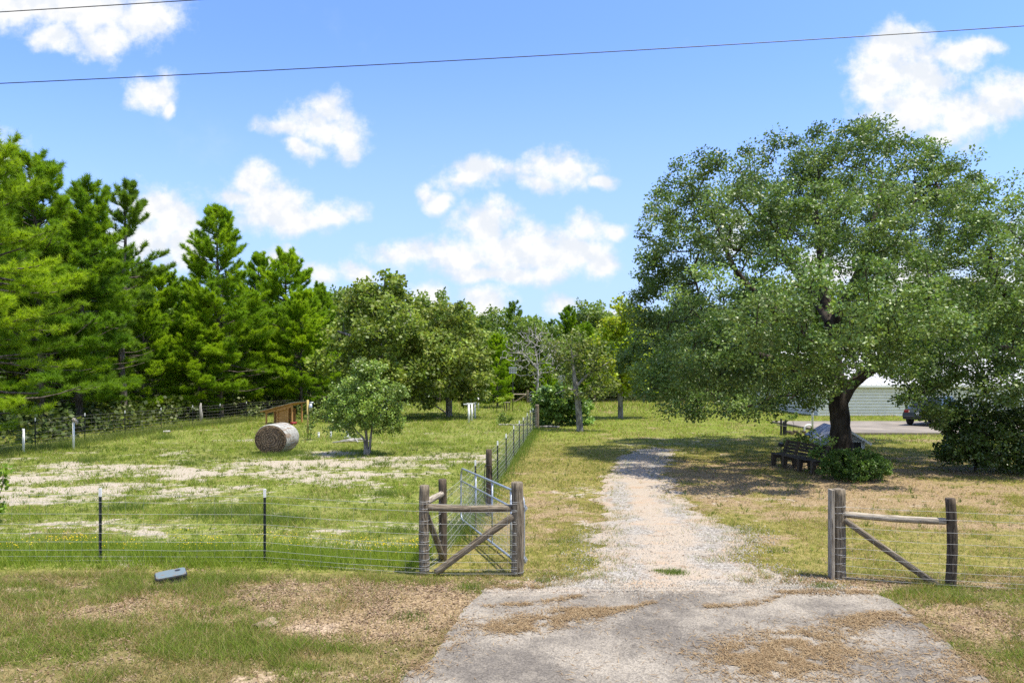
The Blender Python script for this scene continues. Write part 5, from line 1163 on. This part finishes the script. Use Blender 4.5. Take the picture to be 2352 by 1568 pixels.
def wpost():
    d = 37.2; t = thing('white_pole', 'slim white pole with a bent pipe at its foot, left of the oak trunk', 'pole', at(1866, d)); h = 2.6
    mb = MB(); mb.tube([(0, 0, 0), (0, 0, h)], .055, 10); mb.build('pole', M['pvc'], t, smooth=True)
    mb = MB(); p, _ = smooth_path([(-.06, 0, .42), (-.2, 0, .46), (-.36, 0, .40), (-.44, 0, .22), (-.44, 0, 0)], [1] * 5, 4); mb.tube(p, .05, 8); mb.build('bent_pipe', M['pvc'], t, smooth=True)
wpost()
mb = MB(); d = 36.6
for k in range(12): a = k / 12 * 2 * PI; mb.box((X(1840, d) + math.cos(a) * .75, d + math.sin(a) * .7, .07), (.26, .2, .15), rng.random() * 3, .1, .1)
tag(mb.build('rock_border', M['wood_dark'], None, bevel=.03), 'ring of dark rocks round the flower bed left of the white pole', 'rock border')
t = thing('garden_light', 'small dark box on a stake behind the bench', 'garden light', at(1794, 26.6)); mb = MB(); mb.tube([(0, 0, 0), (0, 0, .42)], .015, 6); mb.build('stake', M['black'], t); mb = MB(); mb.box((0, 0, .47), (.18, .14, .14), .6, .3); mb.build('head', M['black'], t)

# --- metal building behind the oak
def barn():
    D = 53.; x0, x1 = X(1880, D), 47.; t = thing('metal_building', 'long white metal sided building with a white roof behind the oaks', 'building', (x0, D, 0))
    W = x1 - x0; dep = 16.; ez, rz_ = 2.35, 5.2; nr = 10
    def ribbed(name, p0, p1, h0=0.):
        mb = MB(); p0 = Vector(p0); p1 = Vector(p1); d = (p1 - p0).normalized(); nn = Vector((d.y, -d.x, 0))
        for k in range(nr):
            z0 = h0 + (ez - h0) * k / nr; z1 = h0 + (ez - h0) * (k + 1) / nr; zb = z0 + (z1 - z0) * .74
            q = [p0 + nn * .05 + Vector((0, 0, z0)), p1 + nn * .05 + Vector((0, 0, z0)), p1 + nn * .03 + Vector((0, 0, zb)), p0 + nn * .03 + Vector((0, 0, zb)), p1 + nn * -.02 + Vector((0, 0, zb + .02)), p0 + nn * -.02 + Vector((0, 0, zb + .02)), p1 + nn * .05 + Vector((0, 0, z1)), p0 + nn * .05 + Vector((0, 0, z1))]
            mb.add(q, [(0, 1, 2, 3), (3, 2, 4, 5), (5, 4, 6, 7)])
        return mb.build(name, M['metal_white'], t)
    ribbed('front_wall', (0, 0, 0), (W, 0, 0)); ribbed('side_wall', (0, dep, 0), (0, 0, 0)); 
    mb = MB(); mb.add([(0, 0, ez), (0, dep, ez), (0, dep / 2, rz_), (.0, dep / 2, ez)], [(0, 3, 2), (3, 1, 2)]); mb.build('gable', M['metal_white'], t)
    mroof = m_plain('pale_grey_roof', (.46, .455, .44), .5, 0, .12, .8, 0)
    for s in (0, 1):
        mb = MB(); n = 60
        for k in range(n):
            xa = -.4 + (W + .8) * k / n; xb = xa + (W + .8) / n; ya, za = (-.35, ez + .02) if s == 0 else (dep + .35, ez + .02); yb, zb = dep / 2, rz_ + .06
            mb.add([(xa, ya, za), (xb - .08, ya, za), (xb - .08, yb, zb), (xa, yb, zb), (xb - .04, ya, za + .05), (xb - .04, yb, zb + .05), (xb, ya, za), (xb, yb, zb)], [(0, 1, 2, 3), (1, 4, 5, 2), (4, 6, 7, 5)])
        mb.build('roof_sheet', mroof, t)
    mb = MB(); mb.box((W / 2, -.39, ez - .04), (W + .8, .06, .16)); mb.build('gutter', M['white'], t)
    mb = MB(); mb.box((-.02, -.06, ez / 2), (.14, .06, ez)); mb.build('corner_trim', M['white'], t)
    # lower grey wing on its left
    w = thing('house_wing', 'low grey walled house with a pale porch half hidden behind the oak leaves', 'house', (X(1800, 60), 60, 0))
    gm = m_plain('grey_wall', (.34, .35, .35), .8, 0, .15, 1, 0)
    mb = MB(); mb.box((3.2, 4, 1.15), (6.4, 8, 2.3)); mb.build('wall', gm, w)
    mb = MB(); mb.prism([(-.5, 2.3), (6.9, 2.3), (3.2, 3.7)], -.4, 8.4); mb.build('roof', gm, w)
    for x in (1.2, 3.2): f = MB().box((x, -.03, 1.35), (.95, .06, 1.1)).build('window', M['white'], w); MB().box((x, -.07, 1.35), (.8, .03, .95)).build('pane', M['glass'], f)
    dd = MB().box((5.2, -.03, 1.02), (.95, .06, 2.04)).build('door', M['white'], w); MB().box((4.85, -.08, 1.0), (.05, .05, .1)).build('handle', M['galv'], dd)
    mb = MB(); mb.box((3.2, -1.2, .04), (6.4, 2.2, .14)); mb.build('porch_slab', M['pvc'], w)
barn()
def car():
    c = (X(2112, 41.2), 41.0, .13); fwd = Vector((-1.25, -1.0, 0)).normalized()          # its tail points to the drive
    t = thing('parked_car', 'dark green sport utility car parked on the concrete pad, mostly hidden by leaves', 'car', (c[0], c[1], .13), math.atan2(fwd.y, fwd.x))
    # local +x is towards the visible end, body runs to -x
    mb = MB(); sec = [(.42, .45, .50), (.36, .38, .80), (.10, .36, 1.02), (-.20, .36, 1.10), (-.75, .36, 1.72), (-2.9, .36, 1.74), (-3.55, .36, 1.12), (-4.45, .42, 1.0), (-4.55, .45, .6)]
    V = []; n = len(sec)
    for x, z0, z1 in sec:
        top = .80 if z1 < 1.3 else .66
        V += [(x, -.88, z0), (x, -.92, (z0 + min(z1, 1.05)) / 2 + .1), (x, -.88, min(z1, 1.06)), (x, -top, z1), (x, top, z1), (x, .88, min(z1, 1.06)), (x, .92, (z0 + min(z1, 1.05)) / 2 + .1), (x, .88, z0)]
    F = [(i * 8 + k, i * 8 + (k + 1) % 8, (i + 1) * 8 + (k + 1) % 8, (i + 1) * 8 + k) for i in range(n - 1) for k in range(8)] + [tuple(range(8))[::-1], tuple((n - 1) * 8 + k for k in range(8))]
    MB().add(V, F).build('body', M['car'], t, bevel=.03)
    for x in (-.45, -3.65):
        for s in (-1, 1):
            mb = MB(); mb.tube([(x, s * .68, .36), (x, s * .72, .36), (x, s * .90, .36), (x, s * .94, .36)], [.30, .36, .36, .30], 24); w = mb.build('wheel', M['rubber'], t, smooth=True)
            mb = MB(); mb.tube([(x, s * .93, .36), (x, s * .955, .36)], [.22, .20], 16); mb.build('rim', M['galv'], w)
    mb = MB(); mb.add([(-.245, -.60, 1.17), (-.245, .60, 1.17), (-.70, .56, 1.66), (-.70, -.56, 1.66)], [(0, 1, 2, 3)]); o = mb.build('rear_window', M['glass'], t); o.modifiers.new('s', 'SOLIDIFY').thickness = .02; o.location.x = .025
    for s in (-1, 1): mb = MB(); mb.add([(-.75, s * .80, 1.12), (-2.95, s * .80, 1.12), (-2.75, s * .70, 1.62), (-.95, s * .70, 1.62)], [(0, 1, 2, 3)]); o = mb.build('side_window', M['glass'], t); o.modifiers.new('s', 'SOLIDIFY').thickness = .03; o.location.y = s * .03
    for s in (-1, 1): mb = MB(); mb.box((.33, s * .70, .86), (.10, .26, .16)); mb.build('tail_light', m_plain('red_lens', (.25, .01, .01), .2, 0, .1, 3, 0), t, bevel=.02)
    mb = MB(); mb.box((.42, 0, .48), (.14, 1.72, .20)); mb.build('bumper', M['black'], t, bevel=.03)
    mb = MB(); mb.box((.435, 0, .74), (.02, .34, .13)); mb.build('number_plate', M['white'], t)
car()

# ================================================================== SKY, SUN, CAMERA
SUN = Vector((.30, -.13, .94)).normalized()
el = math.asin(SUN.z); az = math.atan2(SUN.x, SUN.y)
W = bpy.data.worlds.new('World'); SC.world = W; W.use_nodes = True
nt = W.node_tree; bg = nt.nodes['Background']
sky = N(nt, 'ShaderNodeTexSky'); sky.sky_type = 'NISHITA'; sky.sun_disc = False; sky.sun_elevation = el; sky.sun_rotation = az; sky.air_density = 1.0; sky.dust_density = .6; sky.ozone_density = 1.4
tc = N(nt, 'ShaderNodeTexCoord'); sx = N(nt, 'ShaderNodeSeparateXYZ'); nt.links.new(tc.outputs['Generated'], sx.inputs[0])
yy = math_(nt, 'MAXIMUM', sx.outputs[1], .08)
u = math_(nt, 'DIVIDE', sx.outputs[0], yy); v = math_(nt, 'DIVIDE', sx.outputs[2], yy)
cb_ = N(nt, 'ShaderNodeCombineXYZ'); nt.links.new(u, cb_.inputs[0]); nt.links.new(v, cb_.inputs[1])
uv = cb_.outputs[0]
wn = N(nt, 'ShaderNodeTexNoise'); wn.inputs['Scale'].default_value = 9; wn.inputs['Detail'].default_value = 5; nt.links.new(uv, wn.inputs['Vector'])
wv = N(nt, 'ShaderNodeVectorMath', operation='MULTIPLY_ADD'); nt.links.new(wn.outputs['Color'], wv.inputs[0]); wv.inputs[1].default_value = (.075, .06, 0); wv.inputs[2].default_value = (-.0375, -.03, 0)
ad = N(nt, 'ShaderNodeVectorMath', operation='ADD'); nt.links.new(uv, ad.inputs[0]); nt.links.new(wv.outputs[0], ad.inputs[1]); uvw = ad.outputs[0]
# each cloud bank as overlapping puffs in directions of the sky (centre and radii as tangents)
PUFF = [(150, 25, 190, 55), (320, 40, 110, 55), (60, 10, 200, 60), (250, 85, 60, 45), (130, 85, 50, 35), (360, 205, 62, 45), (335, 190, 30, 22), (400, 235, 22, 28), (730, 290, 95, 48), (755, 250, 45, 38), (650, 300, 65, 25), (800, 320, 48, 45), (700, 345, 45, 22),
        (575, 415, 55, 38), (620, 470, 95, 55), (690, 505, 75, 38), (770, 490, 55, 32), (540, 450, 40, 25), (330, 470, 80, 52), (400, 500, 72, 70), (330, 540, 110, 80), (420, 560, 60, 60), (10, 355, 55, 48), (20, 420, 50, 50),
        (1110, 380, 80, 40), (1080, 410, 60, 36), (1280, 385, 90, 48), (1250, 415, 60, 25), (1385, 412, 38, 18), (1010, 460, 32, 30), (990, 440, 22, 20),
        (1110, 520, 85, 48), (1040, 590, 150, 48), (930, 590, 80, 38), (1160, 580, 170, 62), (1280, 575, 130, 55), (1350, 525, 55, 42), (1400, 530, 40, 24), (1200, 630, 120, 30), (1370, 610, 48, 38), (1090, 630, 80, 25), (830, 640, 45, 26),
        (985, 690, 48, 32), (1115, 700, 60, 42), (1120, 740, 45, 40), (1300, 708, 40, 24), (640, 590, 45, 30), (730, 640, 40, 30), (1395, 735, 60, 18), (780, 700, 50, 20),
        (2060, 110, 75, 58), (2100, 95, 55, 35), (2030, 180, 80, 75), (2110, 180, 85, 70), (2190, 130, 75, 40), (2250, 115, 50, 25), (2080, 265, 105, 62), (2190, 270, 110, 55), (2290, 235, 90, 50), (2360, 215, 80, 40), (2150, 320, 80, 30), (1690, 520, 25, 18), (1660, 560, 40, 25), (1900, 620, 90, 60), (2080, 640, 110, 60), (2250, 660, 120, 70), (2400, 560, 80, 80)]
field = None
for (px, py, rx, ry) in PUFF:
    s = N(nt, 'ShaderNodeVectorMath', operation='MULTIPLY_ADD'); nt.links.new(uvw, s.inputs[0])
    iu, iv = FPX / (rx * 1.15), FPX / (ry * 1.15); s.inputs[1].default_value = (iu, iv, 0); s.inputs[2].default_value = (-(px - CXP) / FPX * iu, -(HYP - py) / FPX * iv, 0)
    l = N(nt, 'ShaderNodeVectorMath', operation='LENGTH'); nt.links.new(s.outputs[0], l.inputs[0]); f = l.outputs['Value']
    if field is None: field = f
    else: field = math_(nt, 'SMOOTH_MIN', field, f); field.node.inputs[2].default_value = .18
nA = noise(nt, uv, 26, 8, .62); nB = noise(nt, uv, 7, 4, .5)
inside = math_(nt, 'SUBTRACT', 1., field)
dens = math_(nt, 'ADD', inside, math_(nt, 'ADD', math_(nt, 'MULTIPLY', math_(nt, 'SUBTRACT', nA, .5), 1.9), math_(nt, 'MULTIPLY', math_(nt, 'SUBTRACT', nB, .5), .9)))
alpha = maprange(nt, dens, -.22, .62)
wisp = maprange(nt, noise(nt, uv, 5, 6, .6), .58, .82, 0, .16)
alpha = math_(nt, 'MAXIMUM', alpha, wisp)
back = math_(nt, 'MAXIMUM', maprange(nt, sx.outputs[1], .10, -.25), maprange(nt, sx.outputs[2], .66, .78))  # unseen clouds behind camera and overhead, added to whiten and brighten ambient fill
fill_clouds = math_(nt, 'MULTIPLY', back, maprange(nt, noise(nt, tc.outputs['Generated'], 2.6, 7, .6), .42, .58))
alpha = math_(nt, 'MAXIMUM', alpha, fill_clouds)
haze = maprange(nt, v, -.02, .52, .86, 0.)
shade = maprange(nt, math_(nt, 'ADD', dens, math_(nt, 'MULTIPLY', nA, .5)), .25, 1.1, 0., 1.)
SKYG = (.62, .76, 1.14); CL = 3.5
skyc = mixc(nt, 1., sky.outputs[0], SKYG, 'MULTIPLY')
skyc = mixc(nt, haze, skyc, (CL * .52, CL * .70, CL * 1.02))
sh = N(nt, 'ShaderNodeVectorMath', operation='ADD'); nt.links.new(uv, sh.inputs[0]); sh.inputs[1].default_value = (.006, .016, 0)
rel = math_(nt, 'SUBTRACT', noise(nt, uv, 15, 6, .55), noise(nt, sh.outputs[0], 15, 6, .55))
rel = maprange(nt, rel, -.10, .07, 0, 1)
cloud = mixc(nt, shade, (CL * .82, CL * .89, CL * .97), (CL * .96, CL * .965, CL * .975))
cloud = mixc(nt, 1., cloud, mixc(nt, rel, (.86, .90, .955), (1.04, 1.03, 1.02)), 'MULTIPLY')
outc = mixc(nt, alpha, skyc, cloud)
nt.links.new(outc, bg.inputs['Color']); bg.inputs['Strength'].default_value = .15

sl = bpy.data.lights.new('sun', 'SUN'); sl.energy = 4.0; sl.angle = math.radians(.53); sl.color = (1, .935, .82)
so = bpy.data.objects.new('sun', sl); COL.objects.link(so); so.rotation_mode = 'QUATERNION'; so.rotation_quaternion = SUN.to_track_quat('Z', 'Y'); so.location = (10, -5, 40)

cam = bpy.data.cameras.new('camera'); co = bpy.data.objects.new('camera', cam); COL.objects.link(co)
co.location = (0, 0, CAMH); co.rotation_euler = (PI / 2, 0, 0); cam.lens = 24.0; cam.sensor_width = 36.0; cam.shift_y = (HYP - 784) / 2352.0
cam.clip_start = .1; cam.clip_end = 3000; SC.camera = co
SC.render.engine = 'CYCLES'
SC.cycles.max_bounces = 10; SC.cycles.diffuse_bounces = 6; SC.cycles.transmission_bounces = 6; SC.cycles.transparent_max_bounces = 8; SC.cycles.glossy_bounces = 2
SC.cycles.use_denoising = False
SC.cycles.sample_clamp_indirect = 8
SC.view_settings.view_transform = 'Standard'; SC.view_settings.look = 'None'; SC.view_settings.exposure = 1.0; SC.view_settings.gamma = 1
SC.render.resolution_x = 1024; SC.render.resolution_y = 682
